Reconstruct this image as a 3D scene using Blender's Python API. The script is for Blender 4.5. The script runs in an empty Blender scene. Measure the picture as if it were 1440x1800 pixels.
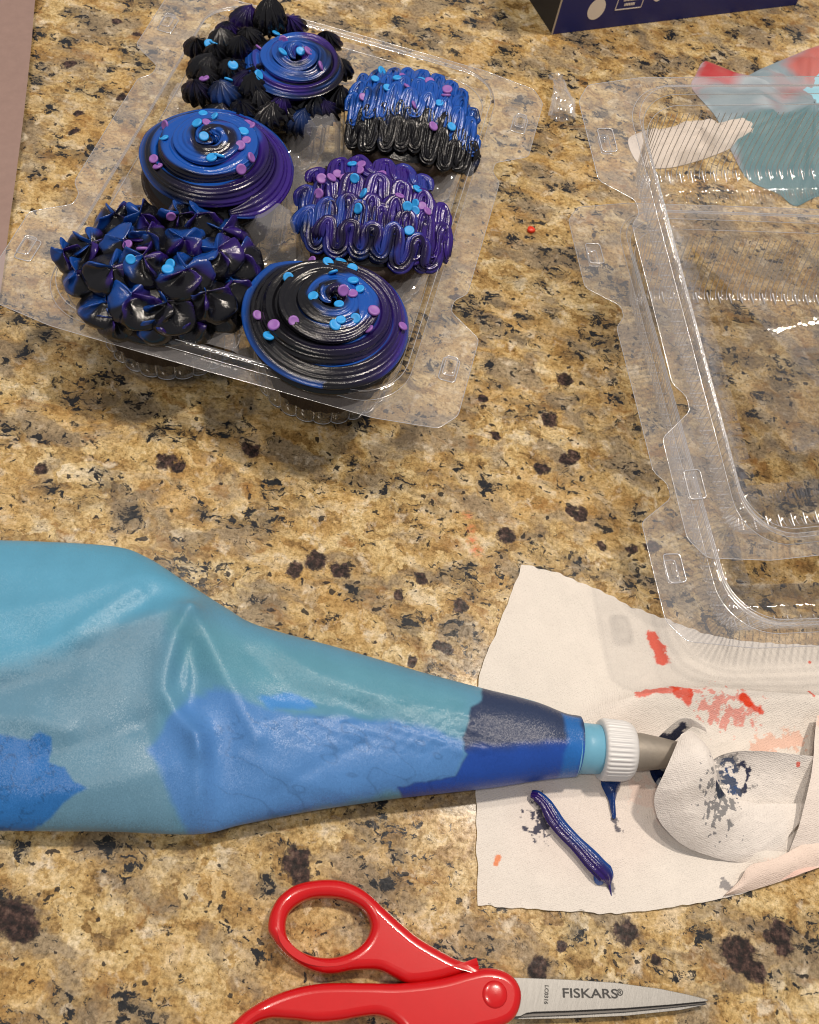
import bpy, bmesh, math, random
import numpy as np
from mathutils import Vector, Matrix
from mathutils.bvhtree import BVHTree
random.seed(7); rng = np.random.default_rng(7)
SC = bpy.context.scene; COL = SC.collection
U = 0.01                                     # all numbers below are centimetres
PI = math.pi

# ------------------------------------------------------------ camera, world, lamps
cam_d = bpy.data.cameras.new('camera'); cam = bpy.data.objects.new('camera', cam_d); COL.objects.link(cam)
SC.camera = cam
pitch, roll = math.radians(59.3), math.radians(15.93)
fw = Vector((0, math.cos(pitch), -math.sin(pitch))); r0 = Vector((1, 0, 0)); u0 = Vector((0, math.sin(pitch), math.cos(pitch)))
rc = math.cos(roll)*r0 + math.sin(roll)*u0; dc = math.sin(roll)*r0 - math.cos(roll)*u0
cam.matrix_world = Matrix(((rc.x, -dc.x, -fw.x, 0), (rc.y, -dc.y, -fw.y, 0), (rc.z, -dc.z, -fw.z, .38), (0, 0, 0, 1)))
cam_d.sensor_fit = 'AUTO'; cam_d.sensor_width = 36; cam_d.lens = 35.0
cam_d.clip_start = .01; cam_d.clip_end = 50
cam_d.dof.use_dof = True; cam_d.dof.focus_distance = .43; cam_d.dof.aperture_fstop = 22

W = bpy.data.worlds.new('World'); SC.world = W; W.use_nodes = True
bg = W.node_tree.nodes['Background']; bg.inputs[0].default_value = (.80, .78, .82, 1); bg.inputs[1].default_value = .31

def lamp(name, loc, target, size, power, color):
    d = bpy.data.lights.new(name, 'AREA'); d.shape = 'DISK'; d.size = size; d.energy = power; d.color = color
    o = bpy.data.objects.new(name, d); COL.objects.link(o); o.location = loc
    o.rotation_euler = (Vector(target) - Vector(loc)).to_track_quat('-Z', 'Y').to_euler()
lamp('ceiling_lamp', (.42, .76, 1.75), (.03, .25, 0), .12, 24, (1, .88, .75))
lamp('ceiling_lamp', (-.50, .68, 1.75), (0, .3, 0), .12, 9, (1, .88, .75))
lamp('ceiling_lamp', (-.35, -.40, 1.75), (0, .25, 0), .14, 8, (1, .88, .75))
SC.view_settings.view_transform = 'Standard'; SC.view_settings.look = 'None'
SC.view_settings.exposure = 0.0; SC.view_settings.gamma = 1.0
cy = SC.cycles
cy.use_denoising = True; cy.transparent_max_bounces = 40; cy.max_bounces = 10; cy.caustics_reflective = False; cy.caustics_refractive = False
cy.sample_clamp_indirect = 6; cy.filter_width = 1.0

# ------------------------------------------------------------ helpers
def srgb(r, g, b):
    f = lambda c: (c/255/12.92) if c <= 10 else ((c/255+.055)/1.055)**2.4
    return (f(r), f(g), f(b))
def sn(p, seed, scale, n=7):
    """smooth numpy noise in about [-1,1]; p (...,k)"""
    g = np.random.default_rng(seed); p = np.asarray(p, float); out = 0
    for i in range(n):
        d = g.normal(size=p.shape[-1]); d /= np.linalg.norm(d)
        out = out + np.sin(p @ d * scale*(.5+1.3*i/n)*2*PI + g.uniform(0, 2*PI))
    return out/(n**.5*1.1)
def fbm(p, seed, scale, octv=4):
    o = 0; a = 1; t = 0
    for k in range(octv):
        o = o + a*sn(p, seed+31*k, scale*2.1**k); t += a; a *= .55
    return o/t
def vnoise(p, seed, scale, octv=4):
    tab = np.random.default_rng(seed).uniform(-1.6, 1.6, (256, 256)); o = 0; a = 1; tot = 0
    for k in range(octv):
        q = p*scale*2.03**k+17.3*k; i = np.floor(q).astype(int); f = q-i; f = f*f*(3-2*f)
        t = lambda dx, dy: tab[(i[..., 0]+dx) % 256, (i[..., 1]+dy) % 256]
        o = o+a*((t(0, 0)*(1-f[..., 0])+t(1, 0)*f[..., 0])*(1-f[..., 1])+(t(0, 1)*(1-f[..., 0])+t(1, 1)*f[..., 0])*f[..., 1]); tot += a; a *= .6
    return o/tot
def sstep(a, b, x):
    t = np.clip((x-a)/(b-a), 0, 1); return t*t*(3-2*t)
def pline(pts, n):
    """Catmull-Rom resampled smooth open line"""
    P = np.array(pts, float); P = np.vstack([2*P[0]-P[1], P, 2*P[-1]-P[-2]])
    out = []
    for i in range(1, len(P)-2):
        t = np.linspace(0, 1, 24, endpoint=False)[:, None]
        a, b, c, d = P[i-1], P[i], P[i+1], P[i+2]
        out.append(.5*(2*b+(c-a)*t+(2*a-5*b+4*c-d)*t*t+(3*b-a-3*c+d)*t**3))
    out.append(P[-2][None]); q = np.vstack(out)
    s = np.r_[0, np.cumsum(np.linalg.norm(np.diff(q, axis=0), axis=1))]
    x = np.linspace(0, s[-1], n)
    return np.stack([np.interp(x, s, q[:, k]) for k in range(q.shape[1])], 1)
def ploop(pts, n):
    P = np.array(pts, float); P = np.vstack([P, P[:1]])
    m = len(pts); ext = np.vstack([P[m-2:m], P, P[1:3]])
    out = []
    for i in range(2, 2+m):
        t = np.linspace(0, 1, 24, endpoint=False)[:, None]
        a, b, c, d = ext[i-1], ext[i], ext[i+1], ext[i+2]
        out.append(.5*(2*b+(c-a)*t+(2*a-5*b+4*c-d)*t*t+(3*b-a-3*c+d)*t**3))
    q = np.vstack(out); q = np.vstack([q, q[:1]])
    s = np.r_[0, np.cumsum(np.linalg.norm(np.diff(q, axis=0), axis=1))]
    x = np.linspace(0, s[-1], n, endpoint=False)
    return np.stack([np.interp(x, s, q[:, k]) for k in range(q.shape[1])], 1)
def dist_line(p, pts):
    """distance of p (...,2) to a polyline"""
    best = np.full(p.shape[:-1], 1e9)
    for a, b in zip(pts[:-1], pts[1:]):
        a = np.array(a[:2]); b = np.array(b[:2]); d = b-a
        t = np.clip(((p-a) @ d)/(d @ d), 0, 1)
        best = np.minimum(best, np.linalg.norm(p-(a+t[..., None]*d), axis=-1))
    return best
def inpoly(p, poly):
    x, y = p[..., 0], p[..., 1]; c = np.zeros(x.shape, bool); n = len(poly)
    for i in range(n):
        x1, y1 = poly[i][:2]; x2, y2 = poly[(i+1) % n][:2]
        if y1 == y2: continue
        c ^= ((y1 > y) != (y2 > y)) & (x < (x2-x1)*(y-y1)/(y2-y1)+x1)
    return c
def sdf(p, poly):
    d = dist_line(p, list(poly)+[poly[0]]); return np.where(inpoly(p, poly), -d, d)
def grid_faces(nu, nv, cu=False, cv=False, base=0):
    F = []
    for i in range(nu if cu else nu-1):
        for j in range(nv if cv else nv-1):
            a = i*nv+j; b = ((i+1) % nu)*nv+j; c = ((i+1) % nu)*nv+(j+1) % nv; d = i*nv+(j+1) % nv
            F.append((a+base, b+base, c+base, d+base))
    return F
def mk(name, V, F, mat, parent=None, origin=(0, 0, 0), smooth=True, col=None, mats=None, midx=None):
    V = (np.asarray(V, float).reshape(-1, 3)-np.array(origin))*U
    me = bpy.data.meshes.new(name); me.from_pydata(V.tolist(), [], F)
    for m in (mats or [mat]): me.materials.append(m)
    if midx is not None: me.polygons.foreach_set('material_index', midx)
    me.polygons.foreach_set('use_smooth', [smooth]*len(me.polygons))
    if col is not None:
        at = me.color_attributes.new('tint', 'FLOAT_COLOR', 'POINT')
        c = np.ones((len(V), 4)); c[:, :3] = np.asarray(col).reshape(-1, 3); at.data.foreach_set('color', c.ravel())
    me.update()
    o = bpy.data.objects.new(name, me); COL.objects.link(o)
    if parent is not None: o.parent = parent
    else: o.location = Vector(origin)*U
    return o
def tag(o, label=None, cat=None, group=None, kind=None):
    if label: o['label'] = label
    if cat: o['category'] = cat
    if group: o['group'] = group
    if kind: o['kind'] = kind
    return o
def thing(name, loc, label, cat, group=None, mat=None):
    e = bpy.data.objects.new(name, None); COL.objects.link(e); e.empty_display_size = .01
    if mat is not None: e.matrix_world = mat
    else: e.location = Vector(loc)*U
    return tag(e, label, cat, group)
def tube(path, rad, M=16, k=0, amp=0., up=(0, 0, 1), squash=1., twist=None, cap=True, sharp=False, phase=0., k2=0, amp2=0.):
    path = np.asarray(path, float); n = len(path); rad = np.broadcast_to(rad, (n,)).astype(float)
    T = np.gradient(path, axis=0); T /= np.linalg.norm(T, axis=1)[:, None]+1e-9
    upv = np.broadcast_to(np.asarray(up, float), (n, 3))
    S = np.cross(T, upv); S /= np.linalg.norm(S, axis=1)[:, None]+1e-9; N = np.cross(S, T)
    ph = np.linspace(0, 2*PI, M, endpoint=False)[None, :]; tw = 0 if twist is None else np.asarray(twist)[:, None]
    w = np.cos(k*(ph+tw)+phase)
    if sharp: w = 1-2*np.abs(np.sin(.5*(k*(ph+tw)+phase)))
    r = rad[:, None]*(1+amp*w+(amp2*np.cos(k2*(ph+tw)+1.) if k2 else 0))
    V = path[:, None]+(r*np.cos(ph))[..., None]*S[:, None]+(r*np.sin(ph)*squash)[..., None]*N[:, None]
    V = V.reshape(-1, 3); F = grid_faces(n, M, False, True)
    if cap:
        V = np.vstack([V, path[:1], path[-1:]]); a = n*M
        F += [(a, (j+1) % M, j) for j in range(M)]+[(a+1, (n-1)*M+j, (n-1)*M+(j+1) % M) for j in range(M)]
    s = np.repeat(np.linspace(0, 1, n), M); p = np.tile(ph[0], n)
    if cap: s = np.r_[s, 0, 1]; p = np.r_[p, 0, 0]
    return V, F, s, p
class Bag:
    """joins several shapes into one mesh of one part"""
    def __init__(s): s.V = []; s.F = []; s.C = []; s.M = []; s.n = 0
    def add(s, V, F, C=None, m=0):
        V = np.asarray(V, float).reshape(-1, 3); s.V.append(V); s.F += [tuple(i+s.n for i in f) for f in F]; s.n += len(V)
        s.C.append(np.ones((len(V), 3)) if C is None else np.broadcast_to(np.asarray(C, float), (len(V), 3))); s.M += [m]*len(F)
    def mk(s, name, mat, parent=None, origin=(0, 0, 0), smooth=True, col=False, mats=None):
        return mk(name, np.vstack(s.V), s.F, mat, parent, origin, smooth, np.vstack(s.C) if col else None, mats, s.M if mats else None)

# ------------------------------------------------------------ materials
class NT:
    def __init__(s, name):
        s.m = bpy.data.materials.new(name); s.m.use_nodes = True; s.t = s.m.node_tree; s.t.nodes.clear()
        s.out = s.t.nodes.new('ShaderNodeOutputMaterial')
    def n(s, typ, ins=None, **kw):
        d = s.t.nodes.new('ShaderNode'+typ)
        for k, v in kw.items(): setattr(d, k, v)
        for k, v in (ins or {}).items():
            i = d.inputs[k]
            if isinstance(v, bpy.types.NodeSocket): s.t.links.new(v, i)
            else: i.default_value = v
        return d
    def math(s, op, a, b=None, clamp=False):
        return s.n('Math', {0: a} if b is None else {0: a, 1: b}, operation=op, use_clamp=clamp).outputs[0]
    def mix(s, f, a, b, blend='MIX'):
        d = s.n('Mix', None, data_type='RGBA', blend_type=blend)
        for k, v in ((0, f), (6, a), (7, b)):
            if isinstance(v, bpy.types.NodeSocket): s.t.links.new(v, d.inputs[k])
            else: d.inputs[k].default_value = v if k == 0 or len(v) == 4 else (*v, 1)
        return d.outputs[2]
    def ramp(s, f, *stops, interp='LINEAR'):
        d = s.n('ValToRGB', {0: f}); r = d.color_ramp; r.interpolation = interp
        while len(r.elements) < len(stops): r.elements.new(.5)
        for e, (p, c) in zip(r.elements, stops): e.position = p; e.color = (c, c, c, 1) if isinstance(c, (int, float)) else (*c, 1)
        return d.outputs[0]
    def noise(s, v, scale, detail=4, rough=.55, dist=0., col=False):
        d = s.n('TexNoise', {'Vector': v, 'Scale': scale, 'Detail': detail, 'Roughness': rough, 'Distortion': dist}); return d.outputs[1 if col else 0]
    def surf(s, sh): s.t.links.new(sh, s.out.inputs[0]); return s.m
    def pbsdf(s, **kw):
        d = s.n('BsdfPrincipled')
        for k, v in kw.items():
            i = d.inputs[k.replace('_', ' ')]
            if isinstance(v, bpy.types.NodeSocket): s.t.links.new(v, i)
            else: i.default_value = (*v, 1) if isinstance(v, tuple) and len(v) == 3 and i.type == 'RGBA' else v
        return d.outputs[0]
    def bump(s, h, strength, dist=.001):
        return s.n('Bump', {'Height': h, 'Strength': strength, 'Distance': dist}).outputs[0]
    def cm(s):
        return s.n('Mapping', {'Vector': s.n('TexCoord').outputs['Object'], 'Scale': (100, 100, 100)}).outputs[0]

def granite():
    t = NT('granite'); c = t.cm()
    w1 = t.noise(c, .9, 5, .6, col=True)
    off = t.n('VectorMath', {0: w1, 1: (.5, .5, .5)}, operation='SUBTRACT').outputs[0]
    wc = t.n('VectorMath', {0: off, 1: (1.5, 1.2, 0), 2: c}, operation='MULTIPLY_ADD').outputs[0]      # warped cm coordinates
    st = t.n('Mapping', {'Vector': wc, 'Scale': (.8, 1.15, 1), 'Rotation': (0, 0, -.25)}).outputs[0]
    big = t.noise(st, .28, 5, .6)
    mid = t.noise(st, .9, 7, .62)
    fin = t.noise(c, 5.5, 6, .7)
    fine2 = t.noise(c, 16, 3, .7)
    cell = t.n('TexVoronoi', {'Vector': t.n('VectorMath', {0: off, 1: (.9, .9, 0), 2: wc}, operation='MULTIPLY_ADD').outputs[0], 'Scale': 1.9, 'Randomness': 1})
    cv = t.n('SeparateColor', {0: cell.outputs['Color']}).outputs[0]
    mix1 = t.math('ADD', t.math('MULTIPLY', mid, .84), t.math('MULTIPLY', cv, .18))
    mix1 = t.math('ADD', mix1, t.math('MULTIPLY', t.math('SUBTRACT', fin, .5), .22))
    base = t.ramp(mix1, (.30, (.13, .075, .025)), (.40, (.30, .185, .065)), (.49, (.47, .33, .135)), (.58, (.60, .46, .235)), (.70, (.68, .58, .40)))
    warm = t.ramp(big, (.42, 0.), (.62, 1.))
    base = t.mix(t.math('MULTIPLY', warm, .46), base, (.44, .25, .075))
    # grey, almost clear quartz patches
    gq = t.ramp(t.noise(st, .42, 6, .6, .4), (.50, 0.), (.60, .8))
    base = t.mix(gq, base, t.mix(t.math('MULTIPLY', t.math('ADD', fin, mid), .5), (.10, .075, .045), (.40, .32, .22)))
    pale = t.ramp(t.noise(c, .95, 6, .65, .3), (.57, 0.), (.68, .8))
    base = t.mix(pale, base, (.66, .57, .43))
    # grain
    gr = t.ramp(fin, (.30, .45), (.5, 1.02), (.72, 1.28))
    base = t.mix(1.0, base, gr, 'MULTIPLY')
    gr2 = t.ramp(fine2, (.3, .74), (.55, 1.02), (.75, 1.2))
    base = t.mix(1.0, base, gr2, 'MULTIPLY')
    # rusty stains
    rust = t.ramp(t.noise(st, .62, 6, .65, .5), (.58, 0.), (.69, .8))
    base = t.mix(rust, base, t.mix(fin, (.13, .05, .012), (.40, .20, .05)))
    speck = t.ramp(t.noise(c, 3.4, 6, .7), (.59, 0.), (.68, .6))
    base = t.mix(speck, base, (.13, .08, .035))
    def blobs(pts, vec):
        acc = None
        for (x, y, z, r) in pts:
            d = t.n('VectorMath', {0: vec, 1: (x, y, 0)}, operation='DISTANCE').outputs['Value']
            d = t.math('DIVIDE', d, r); acc = d if acc is None else t.math('MINIMUM', acc, d)
        return acc
    hw = t.n('VectorMath', {0: off, 1: (.9, .8, 0), 2: c}, operation='MULTIPLY_ADD').outputs[0]
    # black mica in ragged clusters
    clus = [(-6.14,22.04,0.00,1.00),(-8.57,19.72,0.00,0.80),(-11.33,18.66,0.00,1.10),(2.91,7.20,0.00,1.00),(3.32,38.07,0.00,0.70),(-0.04,44.10,0.00,0.80),(14.78,8.53,0.00,0.90),(-3.10,24.28,0.00,0.50),(-0.90,24.07,0.00,0.60),(3.18,25.03,0.00,0.90),(-26.18,42.41,0.00,1.00),(-25.79,46.03,0.00,0.90),(-24.45,40.67,0.00,0.80),(-23.15,35.62,0.00,0.70),(-20.22,31.32,0.00,0.80),(-3.15,26.46,0.00,0.90),(-9.64,27.78,0.00,0.80),(-2.06,56.24,0.00,1.10),(-5.40,56.48,0.00,0.90),(0.68,55.16,0.00,1.00),(2.10,60.01,0.00,0.90),(6.36,58.95,0.00,1.20),(4.60,52.98,0.00,0.80),(-3.06,59.44,0.00,0.90),(1.18,48.32,0.00,0.90),(3.62,45.86,0.00,0.90),(-4.64,58.06,0.00,0.90),(-8.94,56.01,0.00,0.90),(3.19,40.60,0.00,0.80),(5.79,34.18,0.00,0.90),(17.06,28.55,0.00,1.00),(11.88,29.82,0.00,0.70),(10.09,25.91,0.00,0.80),(3.05,20.59,0.00,0.80),(1.30,17.26,0.00,0.90),(-1.38,18.05,0.00,0.80),(6.59,36.85,0.00,1.00),(10.31,22.04,0.00,0.60),(-1.21,5.89,0.00,0.80),(-9.81,4.75,0.00,0.70),(-9.47,3.09,0.00,0.90),(-6.88,5.76,0.00,0.50),(3.07,8.28,0.00,0.70),(12.17,21.76,0.00,0.60),(10.02,7.28,0.00,0.70),(-8.26,17.80,0.00,0.50),(-13.08,24.46,0.00,0.80),(-18.99,25.06,0.00,0.90),(-15.88,23.46,0.00,0.80),(-14.90,18.79,0.00,0.80),(15.59,34.70,0.00,0.90),(13.99,40.48,0.00,0.90),(12.13,43.69,0.00,0.80),(10.80,55.16,0.00,1.00),(13.66,61.69,0.00,0.90),(7.83,62.72,0.00,1.10),(14.13,67.01,0.00,0.90),(-5.55,27.15,0.00,0.80),(-0.91,30.97,0.00,0.80),(1.77,31.95,0.00,0.60),(0.08,34.39,0.00,0.60),(-21.67,51.11,0.00,1.00),(-22.71,45.03,0.00,0.70),(-21.38,38.64,0.00,0.80),(-27.75,45.93,-0.00,1.10),(-21.27,47.32,0.00,0.60),(-0.18,51.96,-0.00,1.20),(-2.52,54.86,0.00,0.90),(1.02,62.03,0.00,0.90),(4.91,55.93,0.00,1.00),(7.56,58.30,0.00,0.90),(11.92,64.65,0.00,1.00),(16.13,66.64,0.00,1.10),(4.06,39.20,0.00,0.80),(1.26,40.72,0.00,0.80),(0.89,36.31,0.00,0.70),(5.83,39.90,0.00,0.80),(2.87,35.45,0.00,0.80),(8.16,32.05,0.00,0.80),(-20.05,26.80,0.00,1.00),(-18.46,26.31,0.00,0.90),(-15.20,25.06,0.00,0.80),(-11.71,22.97,0.00,0.90),(-17.63,20.91,0.00,0.80),(-2.11,33.57,0.00,0.70)]
    cd = blobs(clus, hw)
    near = t.ramp(cd, (.25, 1.), (1.6, 0.))
    field = t.ramp(t.noise(st, .33, 4, .55), (.50, 0.), (.62, .75))
    near = t.math('MAXIMUM', near, field)
    veil = t.math('MULTIPLY', near, t.ramp(t.noise(st, 1.3, 6, .65), (.36, .95), (.60, .10)))
    base = t.mix(veil, base, t.mix(fin, (.03, .026, .02), (.19, .15, .10)))
    nz = t.noise(st, 2.6, 8, .72, .3)
    thr = t.math('SUBTRACT', .625, t.math('MULTIPLY', near, .155))
    bk = t.math('MULTIPLY', t.math('SUBTRACT', nz, thr), 34, True)
    base = t.mix(bk, base, t.mix(fin, (.006, .007, .009), (.028, .030, .034)))
    nz2 = t.noise(st, .75, 8, .75, .3)
    bk2 = t.ramp(nz2, (.60, 0.), (.625, .95))
    base = t.mix(bk2, base, (.014, .016, .018))
    nz3 = t.noise(st, 5.5, 5, .7)
    bk3 = t.ramp(nz3, (.625, 0.), (.65, .95))
    base = t.mix(bk3, base, (.012, .012, .013))
    # scattered little flecks
    vo = t.n('TexVoronoi', {'Vector': wc, 'Scale': 2.3, 'Randomness': 1}); vd = vo.outputs['Distance']
    vr = t.n('SeparateColor', {0: vo.outputs['Color']}).outputs[0]
    fl = t.math('LESS_THAN', t.math('ADD', vd, t.math('MULTIPLY', fin, .25)), t.math('MULTIPLY', t.math('SUBTRACT', vr, .30), .60))
    base = t.mix(t.math('MULTIPLY', fl, .9), base, (.015, .014, .015))
    # rounded maroon garnets
    garn = [(-15.72,19.62,0.00,0.34),(-10.88,21.61,0.00,0.42),(-10.32,21.49,0.00,0.34),(-21.38,42.93,0.00,0.36),(-22.63,39.38,0.00,0.30),(-3.28,19.07,0.00,0.52),(-4.05,18.31,0.00,0.42),(-2.31,18.87,0.00,0.36),(-1.97,18.92,0.00,0.30),(4.43,22.75,0.00,0.45),(7.52,24.90,0.00,0.42),(7.13,24.99,0.00,0.34),(5.30,29.68,0.00,0.46),(5.64,32.32,0.00,0.50),(2.82,27.88,0.00,0.28),(1.17,19.65,0.00,0.36),(3.14,18.78,0.00,0.42),(0.51,18.43,0.00,0.32),(3.02,16.73,0.00,0.36),(2.70,16.74,0.00,0.30),(1.71,15.81,0.00,0.24),(5.34,26.84,0.00,0.40),(6.43,27.61,0.00,0.40),(6.75,28.05,0.00,0.30),(-9.28,2.76,0.00,0.75),(-8.80,2.51,0.00,0.60),(-0.45,7.01,0.00,0.60),(-0.12,6.48,0.00,0.42),(8.88,5.81,0.00,0.46),(16.24,8.11,0.00,0.80),(16.80,7.76,0.00,0.50),(17.60,9.27,0.00,0.55),(17.95,8.86,0.00,0.40),(11.90,7.77,0.00,0.50),(-25.02,44.39,0.00,0.36),(-24.10,48.90,0.00,0.36),(-22.68,48.33,0.00,0.30),(-0.78,35.59,0.00,0.30),(-7.64,23.42,0.00,0.45),(-22.94,40.84,0.00,0.30),(10.97,24.18,0.00,0.40),(10.07,23.89,0.00,0.30),(8.78,23.62,0.00,0.25),(1.92,29.82,0.00,0.30),(14.73,29.77,0.00,0.40),(12.06,37.29,0.00,0.40),(9.58,6.67,0.00,0.25),(13.28,7.14,0.00,0.20)]
    gd = blobs(garn, hw)
    gd = t.math('ADD', gd, t.math('MULTIPLY', t.math('SUBTRACT', t.noise(c, 2.4, 6, .7), .5), 1.7))
    base = t.mix(t.ramp(gd, (.8, .65), (1.5, 0.)), base, (.12, .085, .06))
    gm = t.ramp(gd, (.72, .96), (1.04, 0.))
    gcol = t.ramp(t.noise(c, 3.4, 6, .7), (.40, (.007, .006, .007)), (.50, (.026, .015, .014)), (.58, (.075, .042, .036)), (.68, (.16, .11, .085)))
    base = t.mix(gm, base, gcol)
    # a faint red smear of icing
    sm = dist = blobs([(2.53,23.25,0.00,0.30),(2.83,22.59,0.00,0.30),(3.00,22.04,0.00,0.35),(3.30,21.60,0.00,0.40)], c)
    sm = t.math('MULTIPLY', t.ramp(sm, (.3, 1.), (1.0, 0.)), t.ramp(fin, (.42, 0.), (.6, .8)))
    base = t.mix(sm, base, (.62, .14, .06))
    bs = t.pbsdf(Base_Color=base, Roughness=t.ramp(fin, (.3, .10), (.7, .22)), IOR=1.5, Normal=t.bump(fin, .05, .0004))
    return t.surf(bs)
def plastic(name='clear_plastic', tint=.135, rough=.05, base=.085):
    t = NT(name); c = t.cm()
    sp = t.ramp(t.noise(c, 9, 3, .6), (.66, 0.), (.72, 1.))
    bmp = t.bump(t.noise(c, 1.1, 3, .5), .25, .0012)
    lw = t.n('LayerWeight', {'Blend': .5, 'Normal': bmp}); fr = lw.outputs['Facing']
    f = t.math('ADD', base, t.math('MULTIPLY', t.math('POWER', fr, 2.6), .5), True)
    tr = t.n('BsdfTransparent', {0: (.988, .988, .99, 1)}).outputs[0]
    gl = t.n('BsdfGlossy', {0: (1, 1, 1, 1), 'Roughness': rough, 'Normal': bmp}).outputs[0]
    df = t.n('BsdfDiffuse', {0: (.78, .78, .82, 1)}).outputs[0]
    a = t.n('MixShader', {0: t.math('ADD', tint, t.math('MULTIPLY', sp, .05)), 1: tr, 2: df}).outputs[0]
    return t.surf(t.n('MixShader', {0: f, 1: a, 2: gl}).outputs[0])
def frosting_mat(name='buttercream', rough=.13):
    t = NT(name); c = t.cm(); a = t.n('Attribute', attribute_name='tint').outputs['Color']
    n = t.noise(c, 7, 5, .65); n2 = t.noise(c, 30, 3, .6)
    h = t.math('ADD', n, t.math('MULTIPLY', n2, .15))
    return t.surf(t.pbsdf(Base_Color=a, Roughness=t.ramp(n, (.3, rough-.03), (.7, rough+.14)), IOR=1.45, Specular_IOR_Level=.7, Normal=t.bump(h, .16, .001)))
def simple(name, col, rough=.5, metal=0., bump=None, var=.0, **kw):
    t = NT(name); c = t.cm(); col = tuple(col)
    cc = col
    if var: cc = t.mix(t.noise(c, 2.2, 5, .6), tuple(x*(1-var) for x in col), tuple(min(1, x*(1+var)) for x in col))
    args = dict(Base_Color=cc, Roughness=rough, Metallic=metal, **kw)
    if bump: args['Normal'] = t.bump(t.noise(c, bump[0], 4, .6), bump[1], .001)
    return t.surf(t.pbsdf(**args))
def tint_mat(name, rough=.5, bumps=((5, .2, .001),), glitter=0., spec=.5, trans=0., weave=0.):
    t = NT(name); c = t.cm(); a = t.n('Attribute', attribute_name='tint').outputs['Color']
    col = a; nrm = None; h = None
    for s, k, d in bumps:
        q = t.math('MULTIPLY', t.noise(c, s, 4, .6), k); h = q if h is None else t.math('ADD', h, q)
    if weave:
        wx = t.n('TexWave', {'Vector': c, 'Scale': weave, 'Distortion': 2.2, 'Detail': 2}, bands_direction='X').outputs[1]
        wy = t.n('TexWave', {'Vector': c, 'Scale': weave, 'Distortion': 2.2, 'Detail': 2}, bands_direction='Y').outputs[1]
        h = t.math('ADD', h, t.math('MULTIPLY', t.math('ADD', wx, wy), .045))
        fib = t.ramp(t.noise(c, 16, 4, .75), (.55, 0.), (.70, .30))
        col = t.mix(fib, col, t.mix(.55, a, (.20, .17, .14)))
    nrm = t.bump(h, 1.0, .001)
    r = rough
    if glitter:
        v = t.n('TexVoronoi', {'Vector': c, 'Scale': 34}); vc = v.outputs['Color']
        jit = t.n('VectorMath', {0: vc, 1: (.5, .5, .5)}, operation='SUBTRACT').outputs[0]
        nn = t.n('VectorMath', {0: jit, 1: (glitter,)*3, 2: nrm}, operation='MULTIPLY_ADD').outputs[0]
        nrm = t.n('VectorMath', {0: nn}, operation='NORMALIZE').outputs[0]
    return t.surf(t.pbsdf(Base_Color=col, Roughness=r, Specular_IOR_Level=spec, Normal=nrm, Transmission_Weight=trans))

M_gran = granite()
M_plas = plastic(); M_edge_glint = plastic('plastic_edge_glint', .50, .16, .34); M_cup = plastic('cup_plastic', .035, .03, .065)  # plastic for edge tubes is whitened: bright edge glints put into its colour
M_frost = frosting_mat()
M_cake = simple('chocolate_cake', (.022, .011, .006), .75, bump=(6, .6), var=.4)
M_blue = simple('sprinkle_blue', srgb(40, 150, 222), .42, var=.12); M_purp = simple('sprinkle_lilac', srgb(138, 92, 170), .45, var=.12)
M_red = simple('red_sprinkle_sugar', srgb(225, 60, 30), .4)
M_towel = tint_mat('paper_towel', .9, ((5, .30, 0), (18, .42, 0)), weave=5.0, spec=.15)
M_bag = tint_mat('bag_film', .36, ((1.5, .05, 0), (40, .010, 0)), glitter=.27, spec=.36)
M_handle = simple('red_plastic', srgb(196, 18, 22), .24, bump=(30, .03), var=.06, Coat_Weight=.3)
M_steel = NT('steel'); _c = M_steel.n('Mapping', {'Vector': M_steel.cm(), 'Scale': (6, .35, 1)}).outputs[0]
M_steel = M_steel.surf(M_steel.pbsdf(Base_Color=M_steel.mix(M_steel.noise(_c, 3, 4, .6), (.19, .187, .178), (.28, .275, .265)), Metallic=1., Roughness=.42, Normal=M_steel.bump(M_steel.noise(_c, 8, 3), .08, .0005)))
M_bevel_shade = simple('steel_bevel_shade', (.10, .095, .09), .4, .9)  # darkened steel, the shade on the bevel put into its colour
M_ink = simple('black_print', (.012, .012, .012), .5)
M_white = simple('white_plastic', srgb(212, 212, 212), .38, var=.04)
M_coup = simple('pale_blue_plastic', srgb(108, 168, 196), .38, bump=(12, .05), var=.08)
M_tip = simple('dull_steel_tip', (.30, .27, .23), .55, .4, bump=(4, .15), var=.2)
M_navy = simple('navy_card', srgb(24, 34, 108), .45, var=.15)
M_dark = simple('black_card', (.012, .012, .016), .55)
M_print = simple('cream_print', srgb(250, 240, 226), .55)
M_edgecard = simple('raw_card_edge', srgb(190, 178, 160), .8, var=.1)
M_brown = simple('brown_paper', srgb(142, 118, 110), .5, bump=(3, .25), var=.13)

# ------------------------------------------------------------ countertop
n = 60
gx = np.linspace(-80, 90, n); gy = np.linspace(-30, 130, n); X, Y = np.meshgrid(gx, gy, indexing='ij')
V = np.stack([X, Y, 0*X], -1).reshape(-1, 3); F = grid_faces(n, n)
B = Bag(); B.add(V, F)
B.add([(-80, -30, 0), (90, -30, 0), (90, 130, 0), (-80, 130, 0), (-80, -30, -3), (90, -30, -3), (90, 130, -3), (-80, 130, -3)],
      [(0, 4, 5, 1), (1, 5, 6, 2), (2, 6, 7, 3), (3, 7, 4, 0), (4, 7, 6, 5)])
tag(B.mk('countertop', M_gran, smooth=False), 'polished golden granite countertop with black flecks and maroon spots', None, None, 'structure')

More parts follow.
